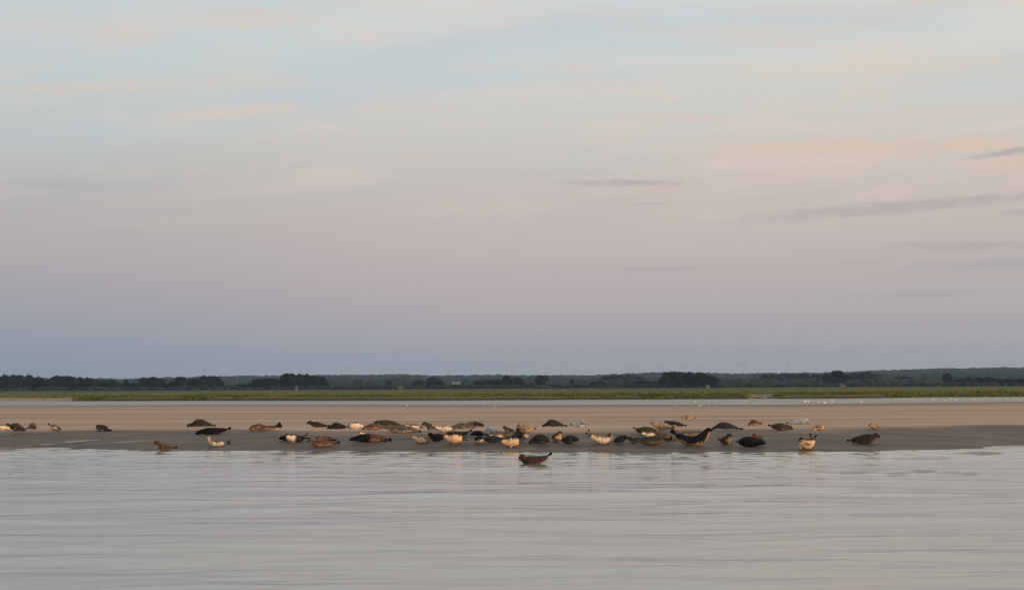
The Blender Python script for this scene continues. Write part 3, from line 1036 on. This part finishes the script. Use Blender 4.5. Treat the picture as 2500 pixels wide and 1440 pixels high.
# ------------------------------------------------------------------ seals
sealm, T, P, O = material('seal_fur_material')
at = T.n('ShaderNodeAttribute', attribute_name='coat_and_shade')
tcn = T.n('ShaderNodeTexCoord')
oi = T.n('ShaderNodeObjectInfo')
off = T.n('ShaderNodeVectorMath', operation='ADD')
T.link(tcn.outputs['Object'], off.inputs[0])
T.link(T.math('MULTIPLY', oi.outputs['Random'], 37.0), off.inputs[1])
sp = T.noise(off.outputs[0], 9.0, 4, .65, .4)
sp2 = T.noise(off.outputs[0], 4.0, 3, .5, .2)
dk = T.mix(1.0, at.outputs['Color'], (.42, .38, .34), 'MULTIPLY')
lt = T.mix(1.0, at.outputs['Color'], (1.9, 1.75, 1.6), 'MULTIPLY')
cc = T.mix(T.rng(sp2, .3, .7, .0, .55), at.outputs['Color'], lt)
cc = T.mix(T.rng(sp, .56, .68, 0, .75), cc, dk)
T.link(cc, P.inputs['Base Color'])
P.inputs['Roughness'].default_value = .6
P.inputs['Specular IOR Level'].default_value = .05
sealw = sealm.copy(); sealw.name = 'wet_seal_fur_material'
pw_ = [n_ for n_ in sealw.node_tree.nodes if n_.type == 'BSDF_PRINCIPLED'][0]
pw_.inputs['Roughness'].default_value = .33

COAT = {'umber': ((.040, .026, .020), (.11, .07, .05)),
        'boat': ((.007, .007, .009), (.30, .20, .13)),
        'black': ((0.007, 0.007, 0.008), (0.023, 0.019, 0.018)),
        'dark': ((0.022, 0.017, 0.015), (0.096, 0.068, 0.051)),
        'slate': ((0.024, 0.024, 0.027), (0.117, 0.102, 0.089)),
        'olive': ((0.040, 0.034, 0.023), (0.158, 0.124, 0.081)),
        'brown': ((0.075, 0.045, 0.030), (0.300, 0.188, 0.122)),
        'grey': ((0.081, 0.070, 0.062), (0.405, 0.338, 0.278)),
        'tan': ((.23, .16, .105), (.46, .34, .23)),
        'cream': ((.11, .085, .062), (.66, .54, .42)),
        'pied': ((.008, .008, .009), (.72, .60, .47)),
        'orange': ((.035, .024, .017), (.58, .41, .25)),
        'pale': ((.26, .29, .33), (.62, .60, .56))}



def catmull(P_, n):
    P_ = np.array(P_, float)
    Q = np.vstack([2 * P_[0] - P_[1], P_, 2 * P_[-1] - P_[-2]])
    out = []
    m_ = len(P_) - 1
    for i in range(m_):
        for k in range(n):
            t = k / n
            p0, p1, p2, p3 = Q[i:i + 4]
            out.append(.5 * ((2 * p1) + (-p0 + p2) * t + (2 * p0 - 5 * p1 + 4 * p2 - p3) * t * t + (-p0 + 3 * p1 - 3 * p2 + p3) * t ** 3))
    out.append(P_[-1])
    return np.array(out)


REM = []


def seal(label, pts, head, hd, coat_and_shade, roll=0.0, group=None, wet=False, fl=9.0, fore=11.0, base=None, tailspread=.35, twocoat=None):
    """pts: hind end -> neck, (x, y, radius[, depth]) read off the photograph; head: (x, y, r[, depth]); hd: where the muzzle points (right, down, away)"""
    P4 = [tuple(p) + (0.0,) if len(p) == 3 else tuple(p) for p in list(pts) + [head]]
    P4 = [(p[0], p[1] - p[2] * .07, p[2] * (1.05 if q_ < len(P4) - 2 else .93 if q_ == len(P4) - 2 else 1.1), p[3]) for q_, p in enumerate(P4)]
    yb = base if base is not None else max(p[1] + p[2] for p in P4)
    cx = sum(p[0] for p in P4) / len(P4)
    X_, Y_ = locate(cx, yb)
    g0 = float(ground(np.array([X_ / Y_]), np.array([Y_]))[0])
    g0 = max(g0, -0.03) if not wet else max(g0, -.10)
    s = Y_ / F
    W3 = [((p[0] - cx) * s, p[3] * s, (yb - p[1]) * s, p[2] * s) for p in P4]
    hr = W3[-1][3]
    hv = Vector((hd[0], hd[2], -hd[1])).normalized()
    Hc = Vector(W3[-1][:3])
    body = catmull(W3, 6)
    rings = [(Vector(b[:3]), max(b[3], .012)) for b in body]
    for dd, rr in ((.55, .93), (.95, .72), (1.35, .52), (1.65, .40), (1.8, .18)):
        rings.append((Hc + hv * (hr * dd) - Vector((0, 0, hr * .12 * dd)), hr * rr))
    frames = []
    N = None
    for i, (c_, r_) in enumerate(rings):
        t = (rings[min(i + 1, len(rings) - 1)][0] - rings[max(i - 1, 0)][0]).normalized()
        if N is None:
            N = Vector((0, 0, 1)) - t * t.z
            N = N.normalized() if N.length > .1 else Vector((1, 0, 0))
            B_ = t.cross(N)
            sg = 1 if B_.y > 0 else -1
            N = (N * math.cos(roll) + B_ * (sg * math.sin(roll))).normalized()
        N = (N - t * N.dot(t)).normalized()
        B_ = t.cross(N)
        frames.append((c_, N, B_, r_, r_ * 1.06, t))
    parts = [loft([f[:5] for f in frames])]
    # hind flippers: two flat fans
    c_, N, B_, r_, _, t = frames[0]
    L = fl * s
    for sgn in (-1, 1):
        dirv = (-t + B_ * sgn * tailspread + N * .12).normalized()
        side = (B_ * sgn).normalized()
        pv = []
        for q, wv, th in ((-.15, .10, .16), (.2, .16, .13), (.6, .27, .10), (.9, .34, .07), (1.05, .22, .05)):
            pv.append((c_ + B_ * sgn * r_ * .4 + dirv * L * q, N, side, max(L * wv, .03), max(L * th * .8, .024)))
        parts.append(loft(pv))
    # fore flippers
    k = int(len(body) * .66)
    c_, N, B_, r_, _, t = frames[k]
    L = fore * s
    if fore > 0:
        for sgn in (-1, 1):
            root_ = c_ + B_ * sgn * r_ * .86 - N * r_ * .35
            dirv = (-t * .75 - N * .45 + B_ * sgn * .38).normalized()
            wdir = dirv.cross(B_ * sgn).normalized()
            ndir = wdir.cross(dirv)
            pv = []
            for q, wv, th in ((-.2, .13, .10), (.25, .17, .09), (.65, .15, .07), (1.0, .06, .04)):
                pv.append((root_ + dirv * L * q, wdir, ndir, max(L * wv, .03), max(L * th, .022)))
            parts.append(loft(pv))
    vs, fs = join(parts)
    for v in vs:
        if v.z < 0.0:
            v.z = v.z * .15
    me = make_mesh('seal', vs, fs, sealw if wet else sealm)
    o = link('seal', me, loc=(X_, Y_, g0 - .012), label=label, cat='seal', group=group or 'seals hauled out on the sandbank')
    md = o.modifiers.new('r', 'REMESH')
    md.mode = 'VOXEL'; md.voxel_size = 0.021; md.use_smooth_shade = True
    REM.append((o, frames, len(body), COAT[coat_and_shade], COAT[twocoat] if twocoat else None, hr, Hc, hv))


def finish_seals():
    dg = bpy.context.evaluated_depsgraph_get()
    for (o, frames, nb, coat_and_shade, two, hr, Hc, hv) in REM:
        ev = o.evaluated_get(dg)
        me = bpy.data.meshes.new_from_object(ev)
        mat = o.data.materials[0]
        old = o.data
        o.modifiers.clear()
        o.data = me
        bpy.data.meshes.remove(old)
        me.materials.clear(); me.materials.append(mat)
        me.polygons.foreach_set('use_smooth', np.ones(len(me.polygons), bool))
        n_ = len(me.vertices)
        co = np.zeros(n_ * 3, np.float32)
        me.vertices.foreach_get('co', co)
        co = co.reshape(-1, 3)
        Cn = np.array([f[0][:] for f in frames]); Nn = np.array([f[1][:] for f in frames]); Rr = np.array([f[3] for f in frames])
        D = np.linalg.norm(co[:, None] - Cn[None], axis=2)
        idx = D.argmin(1)
        rel = co - Cn[idx]
        cosd = (rel * Nn[idx]).sum(1) / np.maximum(Rr[idx], .03)
        arc = idx / len(frames)
        wob = .12 * np.sin(arc * 23 + len(co)) + .10 * np.sin(co[:, 0] * 31)
        b = 1 - sstep(-.80, -.30, cosd + wob)  # underside shade is put into the colour: pale belly narrowed between dark edges
        b = b * (1 - .75 * sstep(.84, .92, arc)) * sstep(.03, .14, arc)
        a_, c_ = np.array(coat_and_shade[0]), np.array(coat_and_shade[1])
        colr = a_[None] * (1 - b[:, None]) + c_[None] * b[:, None]
        if two is not None:     # a different hindquarter
            hq = 1 - sstep(.28, .42, arc)
            t2 = np.array(two[0])[None] * (1 - b[:, None]) + np.array(two[1])[None] * b[:, None]
            colr = colr * (1 - hq[:, None]) + t2 * hq[:, None]
        far = sstep(1.12, 1.45, D[np.arange(n_), idx] / np.maximum(Rr[idx], .05)) * (arc < .8)
        colr = colr * (1 - .8 * far[:, None])
        # eyes and nose
        Nh = np.array(frames[-3][1][:]); Bh = np.array(frames[-3][2][:]); H = np.array(Hc[:]); hv_ = np.array(hv[:])
        for sgn in (-1, 1):
            e = H + hv_ * hr * .95 + Bh * sgn * hr * .55 + Nh * hr * .38
            k = sstep(hr * .42, hr * .22, np.linalg.norm(co - e, axis=1))
            colr = colr * (1 - .95 * k[:, None])
        nz = H + hv_ * hr * 1.8
        k = sstep(hr * .5, hr * .25, np.linalg.norm(co - nz, axis=1))
        colr = colr * (1 - .9 * k[:, None])
        at_ = me.color_attributes.new('coat_and_shade', 'FLOAT_COLOR', 'POINT')
        at_.data.foreach_set('color', np.concatenate([colr, np.ones((n_, 1))], 1).astype(np.float32).ravel())


SIDE = 1.25
# --- far left group
seal('pale buff seal cut off by the left edge beside the dark olive seal', [(-20, 1045, 2), (-8, 1042.5, 4.5), (6, 1042, 5.5), (15, 1043, 4.6)], (21, 1044, 3.6), (1, .3, 0), 'cream', SIDE)
seal('dark olive seal lying flat right beside the pale buff seal at the left edge', [(22, 1038, 3.2, 6), (30, 1041, 7.5, 4), (41, 1042, 9, 0), (51, 1044.5, 6.5, -4)], (58, 1047, 4, -6), (1, .2, -.3), 'olive')
seal('small grey-backed seal with reddish head, right of the dark olive seal at far left', [(66, 1044, 2.5, 20), (73, 1041, 5, 10), (80, 1039, 7.5, 0), (84, 1041, 6, -6)], (86, 1042, 5, -10), (.5, .1, -.8), 'grey')
seal('small white-flanked seal alone, left of the dark seal above the puddle', [(118, 1039, 2.2, 18), (125, 1042, 5, 8), (134, 1043.5, 7, 0), (142, 1045, 5.5, -4)], (146, 1046, 4.6, -8), (.4, .1, -.9), 'cream', .9)
seal('small dark grey seal alone above the puddle, its tiny head raised in the middle', [(263, 1048, 3, 0), (256, 1045, 6, 4), (246, 1044.5, 7.5, 6), (239, 1043, 6, 0)], (242, 1038.5, 3.4, -6), (-.5, 0, -.8), 'slate')
# --- left
seal('dark grey hump-backed seal on the dry sand just above the tail-up black seal', [(518, 1038, 2.2), (508, 1035.5, 5), (494, 1032.5, 8.2), (481, 1032.5, 8.2), (470, 1036, 5.5)], (462, 1037.5, 3.8), (-1, .2, -.2), 'slate', fl=8)
seal('long black seal with its tail lifted to the right, just below the grey hump-backed one', [(553, 1047.5, 2.5), (541, 1050, 5.5), (525, 1052, 8), (508, 1052, 8), (494, 1053, 6.5)], (485, 1055, 4.4), (-1, .3, 0), 'black', fl=11)
seal('leftmost seal at the waterline, brown, head up looking left, tail trailing right', [(424, 1092, 2.6), (414, 1092.5, 5), (402, 1091, 7.5), (392, 1086.5, 7.5), (387, 1081, 6)], (385, 1079, 5.2), (-1, .15, -.2), 'brown', base=1099, fl=9)
seal('pale-bellied seal with head bolt upright, just right of the brown waterline seal', [(552, 1080, 3), (542, 1080.5, 6), (528, 1081.5, 7.5), (518, 1080, 7.5), (512, 1073, 6.3)], (511, 1067, 5), (-.9, -.1, -.3), 'cream', .75, base=1090, fl=11)
seal('tan seal with dark head and black tail flippers, camouflaged on the dry sand', [(672, 1041, 3.6), (660, 1043.5, 4.8), (645, 1044, 6), (632, 1041.5, 8)], (618, 1043.5, 5.6), (-.7, .2, -.6), 'brown', .5, fl=16, base=1050)
seal('black-and-cream seal, pale belly in the middle, both dark ends lifted, left of brown pair', [(741, 1068, 4.5), (731, 1071, 7), (718, 1069.5, 9.2), (706, 1068, 8)], (702, 1063, 4.8), (-.4, -.2, -.8), 'pied', 1.3, fl=15, twocoat='black')
seal('blackish seal lying behind the left end of the cream-bellied seal', [(702, 1068, 3, 6), (697, 1069, 5.5, 9), (692, 1069, 6.5, 14)], (687, 1069, 4.6, 18), (-1, .1, .2), 'black', base=1077)
seal('front one of the brown pair near the water, head up at left, black tail', [(820, 1081, 2.6), (806, 1082, 5), (790, 1082, 7.5), (773, 1082.5, 8), (763, 1080, 6.8)], (757, 1076, 4.8), (-.9, .1, -.4), 'brown', .35, fl=10)
seal('brown seal lying just behind the front brown one of the pair near the water', [(812, 1073, 3), (803, 1071, 6, 5), (792, 1071, 7, 5), (784, 1070, 6, 0)], (779, 1068, 4.6, -5), (-.8, .1, -.6), 'brown', base=1078)
seal('dark seal with raised head and brown tapering tail, left end of the long rear row', [(797, 1039, 2.8), (786, 1038, 4.6), (774, 1036, 6.6), (764, 1034.5, 6.2)], (757, 1030.5, 4.2), (-1, .15, 0), 'dark', .2, fl=8)
seal('dark purple-brown seal with low humped back, left of the pale cream seal lying sideways', [(844, 1042, 3), (833, 1040.5, 6), (820, 1039, 8), (811, 1041, 6)], (805, 1043, 4), (-1, .2, 0), 'dark', fl=6)
seal('pale cream seal lying on its side between the dark purple-brown seal and the reddish-brown seal', [(851, 1040, 4), (859, 1039.5, 7), (870, 1038.5, 7.5), (879, 1039.5, 6.2)], (884, 1040.5, 4.8), (1, 0, -.3), 'cream', 1.4, fl=4)
seal('reddish-brown mottled seal right of the cream seal in the far row', [(934, 1043, 3.5), (924, 1042.5, 5.8), (909, 1041.5, 8), (899, 1043, 7)], (893, 1044.5, 5), (-1, .1, -.2), 'brown', .5, fl=5)
seal('dark green-black seal with a long tapering tail, rearmost behind the reddish-brown seal', [(980, 1037.5, 2), (968, 1035, 4), (952, 1032, 6.5), (936, 1031.5, 6.8), (927, 1030.5, 5.4)], (921, 1030, 4.4), (-1, .15, 0), 'olive', base=1040, fl=8)
seal('long grey-brown seal with dark face, in the middle row below the green-black one', [(1018, 1052, 3.5), (1004, 1048.5, 7), (986, 1047.5, 8.7), (968, 1047.5, 8.7), (955, 1046, 7.2)], (947, 1043.5, 4.6), (-1, 0, 0), 'grey', .2, fl=10, base=1056.5)
seal('very long dark seal with reddish-brown rear and black tail flipper, largest left of centre', [(944, 1072.5, 5.5), (930, 1070, 8), (908, 1069, 9.6), (886, 1069, 9.4), (870, 1070.5, 7)], (861, 1071, 4.4), (-1, .1, 0), 'black', .25, fl=12, twocoat='brown', base=1079)
seal('pale seal peeking over the back of the very long dark seal', [(905, 1063, 4, 12), (897, 1061, 5.2, 10), (889, 1059, 4.8, 6)], (881, 1055.5, 3.8, 2), (-.7, 0, -.6), 'cream', .8, base=1068, fl=5)
# --- centre
seal('cream seal with a small dark head, behind the long grey-brown one', [(1028, 1042, 3), (1018, 1041, 5), (1008, 1040, 5.6), (999, 1040, 4.8)], (993, 1036.5, 3.6), (-.9, 0, -.4), 'cream', .9, base=1047, fl=5)
seal('seal with a dark arched neck and light tail, right of the small-headed cream seal', [(1070, 1046, 2.5), (1060, 1043, 5), (1050, 1041, 7), (1043, 1036.5, 6)], (1037, 1033, 4.2), (-.9, .5, -.2), 'olive', .3, base=1050, fl=7)
seal('bright cream seal lying flat, left of the centre cluster and above the orange-bellied one', [(1106, 1048, 3), (1098, 1047, 5.8), (1086, 1046.5, 6.8), (1075, 1046, 5.4)], (1067, 1043, 3.9), (-1, .1, -.1), 'cream', 1.5, fl=7, base=1054)
seal('pale-flanked seal with dark throat at its left end, front row left of the orange-bellied one', [(1046, 1074, 6.5), (1038, 1072, 9.5), (1026, 1071, 10), (1017, 1069, 8)], (1012, 1065, 5.2), (-.9, -.2, -.4), 'cream', .75, fl=5, base=1081)
seal('blackish seal wedged between the pale-flanked seal and the orange-bellied one', [(1084, 1068, 5), (1074, 1067, 8), (1062, 1068, 9), (1055, 1065, 7)], (1052, 1060, 4.8), (-.8, 0, -.6), 'black', base=1077, fl=5)
seal('orange-cream bellied seal lying on its side, brightest of the centre-left front row', [(1132, 1070, 5), (1122, 1070.5, 9.5), (1108, 1071, 11.2), (1097, 1070.5, 10)], (1091, 1066, 5.6), (-.9, -.1, -.4), 'orange', 1.35, fl=11, base=1083)
seal('dark reddish seal behind the orange-cream bellied one, its tail rising to the right', [(1144, 1054, 2.6), (1133, 1058, 4.5), (1118, 1059, 5.6), (1104, 1058.5, 5)], (1097, 1057.5, 3.8), (-1, .1, 0), 'dark', base=1066, fl=10)
seal('slim grey-brown seal with pointed left end, rear row left of the centre', [(1100, 1043, 2.8), (1112, 1041, 5), (1126, 1039, 7), (1140, 1039.5, 6.8)], (1152, 1041, 4.6), (1, .2, 0), 'grey', fl=8, base=1047)
seal('brown seal with a tan head turned right, resting behind the slim grey-brown one', [(1139, 1034, 2.6, 8), (1148, 1034, 5, 8), (1159, 1034.5, 6.2, 8), (1168, 1035.5, 5.4, 8)], (1174, 1036.5, 4.2, 8), (1, .2, -.3), 'dark', base=1045, fl=5, twocoat='grey')
seal('pale blue-grey seal seen from behind, upright in the centre cluster', [(1188, 1058, 4, 20), (1192, 1054, 8, 10), (1196, 1050, 10, 0), (1200, 1048.5, 8.6, -6)], (1204, 1048.5, 5.8, -10), (.8, .2, -.6), 'pale', base=1062, fl=4, fore=7)
seal('black seal lying in front of the pale blue-grey one, left part of the centre cluster', [(1180, 1059, 4), (1172, 1058, 6.5), (1163, 1057, 7)], (1156, 1058, 4.6), (-1, .2, -.2), 'black', base=1066, fl=7)
seal('black seal with a white chest patch, lowest in the left part of the centre cluster', [(1164, 1074, 6, 14), (1168, 1073, 8.2, 6), (1172, 1072, 8, 0), (1174, 1071, 6.6, -4)], (1172, 1069, 5, -8), (-.4, 0, -.9), 'pied', .2, base=1082, fl=5)
seal('long dark grey seal stretched between the white-chested one and the golden-bellied one', [(1184, 1071, 5), (1196, 1071, 7.5), (1209, 1071, 7.6), (1221, 1073, 6.6)], (1228, 1076, 4.6), (1, .5, 0), 'slate', base=1079, fl=6)
seal('light grey slender seal lying behind the long dark grey one in the centre cluster', [(1202, 1058, 3), (1212, 1058, 4.6), (1224, 1058.5, 5.2), (1236, 1059, 4.6)], (1243, 1059.5, 3.6), (1, .2, 0), 'grey', .4, base=1064, fl=6)
seal('brown seal with its head raised at left, rear of the centre cluster', [(1252, 1050, 3), (1246, 1050, 4.8, 6), (1240, 1048.5, 5.6, 4), (1235, 1045.5, 5)], (1233, 1042.5, 4.2), (-.6, 0, -.7), 'brown', base=1056, fl=5)
seal('grey-brown seal with a pale stripe down its chest, middle of the centre cluster', [(1230, 1062, 4), (1239, 1060.5, 6.5), (1249, 1060, 7.6), (1255, 1061, 6.4)], (1257, 1057, 4.6, -6), (.5, 0, -.8), 'grey', .7, base=1068, fl=6)
seal('dark seal facing the water with head up, against the buff seal', [(1272, 1066, 5, 22), (1270, 1063, 8, 12), (1267, 1059, 8, 2), (1266, 1053, 6.2, -4)], (1265, 1049, 4.8, -8), (-.2, 0, -1), 'dark', .0, base=1069, fl=4)
seal('large buff seal slumped at the rear right of the centre cluster, tail to the right', [(1303, 1046, 3.6), (1296, 1046, 7), (1286, 1045, 10), (1276, 1043, 9.5)], (1271, 1038.5, 5.8), (-.8, .2, -.5), 'tan', .4, base=1056, fl=7)
seal('seal with a pale stripe beside the dark one facing the water, below the buff seal', [(1288, 1066, 4, 16), (1285, 1063, 7, 8), (1281, 1060, 7.2, 0)], (1279, 1056.5, 5, -6), (.1, 0, -1), 'cream', .3, base=1069, fl=4)
seal('golden-orange bellied seal lying on its side, front of the centre cluster', [(1270, 1077, 5.5), (1261, 1078, 9), (1249, 1079.5, 10.8), (1238, 1080, 10)], (1231, 1077, 6), (-.9, 0, -.4), 'orange', 1.4, base=1091, fl=12, twocoat='orange')
seal('wet brown seal lying in the water before the bank, tail lifted to the right', [(1337, 1107, 3.2), (1327, 1113, 6.5), (1312, 1117, 9.5), (1295, 1117.5, 11), (1281, 1116, 10)], (1276, 1108.5, 6.6), (-.7, .25, -.6), 'umber', base=1131, fl=13, wet=True)
seal('dark oval seal with a light rim along its back, right of the centre cluster', [(1340, 1076, 5), (1332, 1073, 9), (1320, 1071.5, 11.5), (1309, 1073, 11)], (1302, 1076, 6.6), (-.9, .3, -.4), 'dark', fl=5, base=1085)
seal('chubby orange-chested seal facing the water, between the dark oval seal and the black round one', [(1352, 1073, 4, 22), (1355, 1070, 8, 12), (1360, 1067, 9.5, 2), (1364, 1062, 7.2, -4)], (1366, 1057, 4.8, -8), (.5, -.3, -.8), 'orange', .1, base=1079, fl=4)
seal('short black seal with a pale rim on its right side, right of the orange-chested one', [(1374, 1075, 5, 10), (1382, 1073.5, 8.5, 6), (1393, 1072, 10.2, 0), (1401, 1071.5, 9, -4)], (1404, 1071, 6, -8), (.7, .1, -.7), 'slate', base=1083, fl=4)
seal('dark hump-backed seal with long pointed tail, rear row just right of the centre', [(1376, 1038, 2), (1366, 1035.5, 4.6), (1354, 1032.5, 7.6), (1344, 1032, 7.8), (1335, 1035.5, 5)], (1329, 1037.5, 3.2), (-1, .25, 0), 'slate', fl=9)
seal('blue-grey seal with pale throat sitting up beside a dark hump-backed seal, right of centre', [(1399, 1036, 2.6), (1408, 1036, 4.6), (1417, 1035, 7), (1422, 1033, 6.6)], (1422, 1031, 5, -4), (.6, .3, -.7), 'pale', .2, fl=8, base=1042)
seal('pale seal bent like a banana with both ends raised, dark face at the right end', [(1441, 1060, 6), (1448, 1066, 8), (1460, 1071, 10.5), (1476, 1072.5, 10.5), (1487, 1070, 8.5)], (1489, 1062, 5.6), (.2, -.1, -.9), 'cream', .9, fl=12, base=1083)
seal('dark grey arched seal right of the pale banana-shaped one', [(1501, 1077, 4, 8), (1508, 1074, 7, 6), (1517, 1071, 9, 2), (1524, 1069, 6.5, -3)], (1526, 1066, 4.8, -6), (.6, .3, -.7), 'slate', base=1083, fl=5)
seal('brown seal mostly hidden behind the left end of the long dark mottled one', [(1556, 1073, 4, 6), (1550, 1073, 6.5, 6), (1544, 1073, 7, 6)], (1540, 1069, 4.8, 4), (-.8, .1, -.5), 'brown', base=1081, fl=5)
seal('long dark mottled seal in the front row, just left of the great blue-black one', [(1632, 1072, 3.5), (1620, 1074, 7), (1602, 1075.5, 9.5), (1583, 1076, 10), (1568, 1075, 8)], (1558, 1072.5, 5.6), (-.9, .1, -.4), 'slate', .5, base=1086, fl=10)
seal('dark olive-brown seal with its tail cocked up at left, above the long dark mottled one', [(1553, 1047, 3.2), (1561, 1050, 6.5), (1574, 1050.5, 8.6), (1588, 1050, 8)], (1596, 1051, 5.2), (1, .3, -.2), 'olive', fl=8, base=1060)
seal('bright tan seal lying behind the olive-brown one, right of centre', [(1638, 1044, 3.5), (1628, 1041.5, 7.5), (1615, 1040, 9.2), (1604, 1038.5, 7.6)], (1598, 1034, 5), (-.9, -.3, -.2), 'tan', .5, fl=4, base=1052)
seal('small brown seal tucked between the olive-brown seal and the long dark mottled one', [(1622, 1060, 3), (1614, 1059, 4.6), (1606, 1058, 5)], (1600, 1056, 4), (-1, 0, -.3), 'brown', base=1064, fl=5)
seal('dark brown seal stretched behind the bright tan one, head at left', [(1669, 1037.5, 2.8), (1658, 1035.5, 4.6), (1645, 1033.5, 5.8), (1634, 1031.5, 5)], (1627, 1030, 3.8), (-1, 0, 0), 'dark', base=1042, fl=8)
seal('small pinkish seal with a dark muzzle facing the water, right of the bright tan one', [(1652, 1051, 3.6, 20), (1650, 1048, 6.4, 10), (1648, 1045, 7, 0), (1646, 1043, 5.6, -4)], (1645, 1041, 4.6, -7), (-.2, .1, -1), 'tan', .0, base=1053, fl=3)
seal('great blue-black seal curved like a boat, head stretched up at its right end', [(1652, 1061, 5), (1664, 1069, 9.5), (1682, 1076, 11.5), (1700, 1076, 12), (1715, 1069, 12.5), (1724, 1058, 10)], (1729, 1050.5, 6), (1, -.25, -.2), 'boat', .02, fl=18, base=1088)
seal('greyish seal with a small black face, lying behind the great blue-black one', [(1661, 1058, 3.5), (1673, 1058, 5.8), (1688, 1058, 6.4), (1701, 1057.5, 5.4)], (1708, 1055.5, 4), (1, 0, -.3), 'grey', .4, base=1066, fl=4)
seal('tan seal alone and highest up the sand, farthest of all the seals', [(1694, 1019, 3), (1687, 1018.5, 4.8), (1679, 1018, 5.8), (1673, 1018, 5.2)], (1670, 1018, 4), (-.7, .1, -.6), 'tan', .7, fl=5)
# --- right
seal('dark slate hump-backed seal with long tail, just right of the great curved one', [(1803, 1045.5, 2.4), (1790, 1042, 4.6), (1776, 1039.5, 7.5), (1762, 1038.5, 8), (1750, 1041.5, 5.2)], (1744, 1044, 3.4), (-1, .3, 0), 'slate', fl=11, base=1048.5)
seal('brown-grey pup with dark flank mark, alone above the slate hump-backed seal', [(1854, 1033, 2.6), (1847, 1032.5, 5), (1839, 1031, 6.8), (1834, 1033, 5.4)], (1831, 1035, 3.9), (-.7, .4, -.5), 'brown', .4, base=1039, fl=6)
seal('upright olive seal facing the water, lifted head, left of the big black one', [(1764, 1074, 4, 20), (1768, 1075, 8.5, 10), (1775, 1074.5, 11, 0), (1778, 1068, 7, -5)], (1779, 1062, 4.8, -8), (.6, 0, -.7), 'olive', base=1085, fl=10)
seal('big black seal, front one of the pair in the lower right group', [(1804, 1078, 5), (1815, 1078, 10), (1831, 1078, 12.3), (1847, 1078.5, 11)], (1858, 1079.5, 6), (1, .1, 0), 'black', fl=7, base=1090)
seal('brown seal showing its head and flipper above the back of the big black one', [(1862, 1072, 4.5, 8), (1855, 1069, 7, 8), (1847, 1067, 7, 5)], (1842, 1061.5, 4.6, 2), (-.3, 0, -.9), 'brown', base=1076, fl=5)
seal('dark olive seal with a tan head, rear row right of the brown-grey pup', [(1884, 1039.5, 4), (1894, 1041, 7), (1907, 1041.5, 8.6), (1919, 1042.5, 7.2)], (1928, 1043, 4.6), (1, .4, -.2), 'olive', fl=9, base=1050)
seal('silvery grey seal with pale face at right, rear row above the dark olive one', [(1928, 1031.5, 2.4), (1939, 1030, 4.4), (1953, 1028.5, 6.2), (1964, 1026, 6.6)], (1970, 1027.5, 4.8), (.7, .7, -.3), 'pale', .1, fl=8, base=1035.5)
seal('orange-tan seal curled on the sand, right of the silvery grey one', [(2014, 1042, 4), (2008, 1041.5, 7), (2000, 1042, 7.4), (1993, 1044, 6)], (1989, 1046, 4.6), (-.8, .3, -.5), 'tan', .6, fl=4, base=1050)
seal('cream-bellied seal at the water edge waving flippers and tail in the air', [(1984, 1071, 4.5), (1982, 1078, 8.5), (1972, 1084, 11.5), (1961, 1083, 10), (1956, 1076, 7)], (1957, 1072, 5.4, -4), (-.6, -.2, -.8), 'orange', 1.2, fl=14, fore=22, base=1097, tailspread=.7)
seal('small tan seal with a dark head, rear row at the far right', [(2146, 1041, 3, 10), (2141, 1040, 6.4, 4), (2134, 1040, 7.2, 0)], (2128, 1037, 4.8, -3), (-.8, 0, -.6), 'tan', .5, fl=3, base=1048)
seal('black seal with a tan throat looking right and up, rightmost on the wet sand', [(2078, 1075, 3.5), (2090, 1074, 7.5), (2106, 1072.5, 10.5), (2121, 1071, 11.5), (2133, 1067.5, 9)], (2138, 1062.5, 5.8), (1, .25, -.2), 'dark', .1, fl=10, base=1084)
seal('cream seal showing a strip of belly between the olive-brown and the long dark mottled seal', [(1601, 1060, 2.5, 4), (1593, 1059.5, 4.6, 4), (1583, 1059.5, 5.4, 4), (1575, 1058.5, 4.6, 4)], (1570, 1056.5, 3.8, 3), (-.8, 0, -.5), 'cream', 1.1, base=1066, fl=5)
seal('light tan seal half hidden between the arched-neck seal and the bright cream one', [(1076, 1045, 2.6, 10), (1070, 1043, 4.6, 8), (1063, 1041.5, 5.4, 6)], (1058, 1038, 4, 4), (-.6, 0, -.8), 'tan', .8, base=1050, fl=5)
seal('pale grey seal lying across the middle of the centre cluster', [(1232, 1066, 3, 6), (1222, 1064, 5, 6), (1212, 1063.5, 5.6, 6), (1203, 1064, 4.8, 6)], (1198, 1063, 3.8, 5), (-.9, 0, -.4), 'cream', .9, base=1071, fl=5)
seal('brown mottled seal behind the left end of the great blue-black one', [(1646, 1072, 3, 8), (1640, 1069, 6, 8), (1632, 1068, 7, 8)], (1627, 1064, 4.6, 6), (-.6, 0, -.7), 'brown', .6, base=1077, fl=5)
finish_seals()

# ------------------------------------------------------------------ haze
v, f = box(-5400, 5400, -420, 12700, -3.5, 195)
hm = bpy.data.materials.new('haze_material')
hm.use_nodes = True
H_ = NT(hm.node_tree)
ho = H_.n('ShaderNodeOutputMaterial')
hp = H_.n('ShaderNodeVolumePrincipled')
hp.inputs['Color'].default_value = (.41, .62, .92, 1)
hp.inputs['Density'].default_value = 7.5e-5
hp.inputs['Anisotropy'].default_value = 0.0
H_.link(hp.outputs[0], ho.inputs['Volume'])
link('haze', make_mesh('haze', v, f, hm, False), kind='stuff')
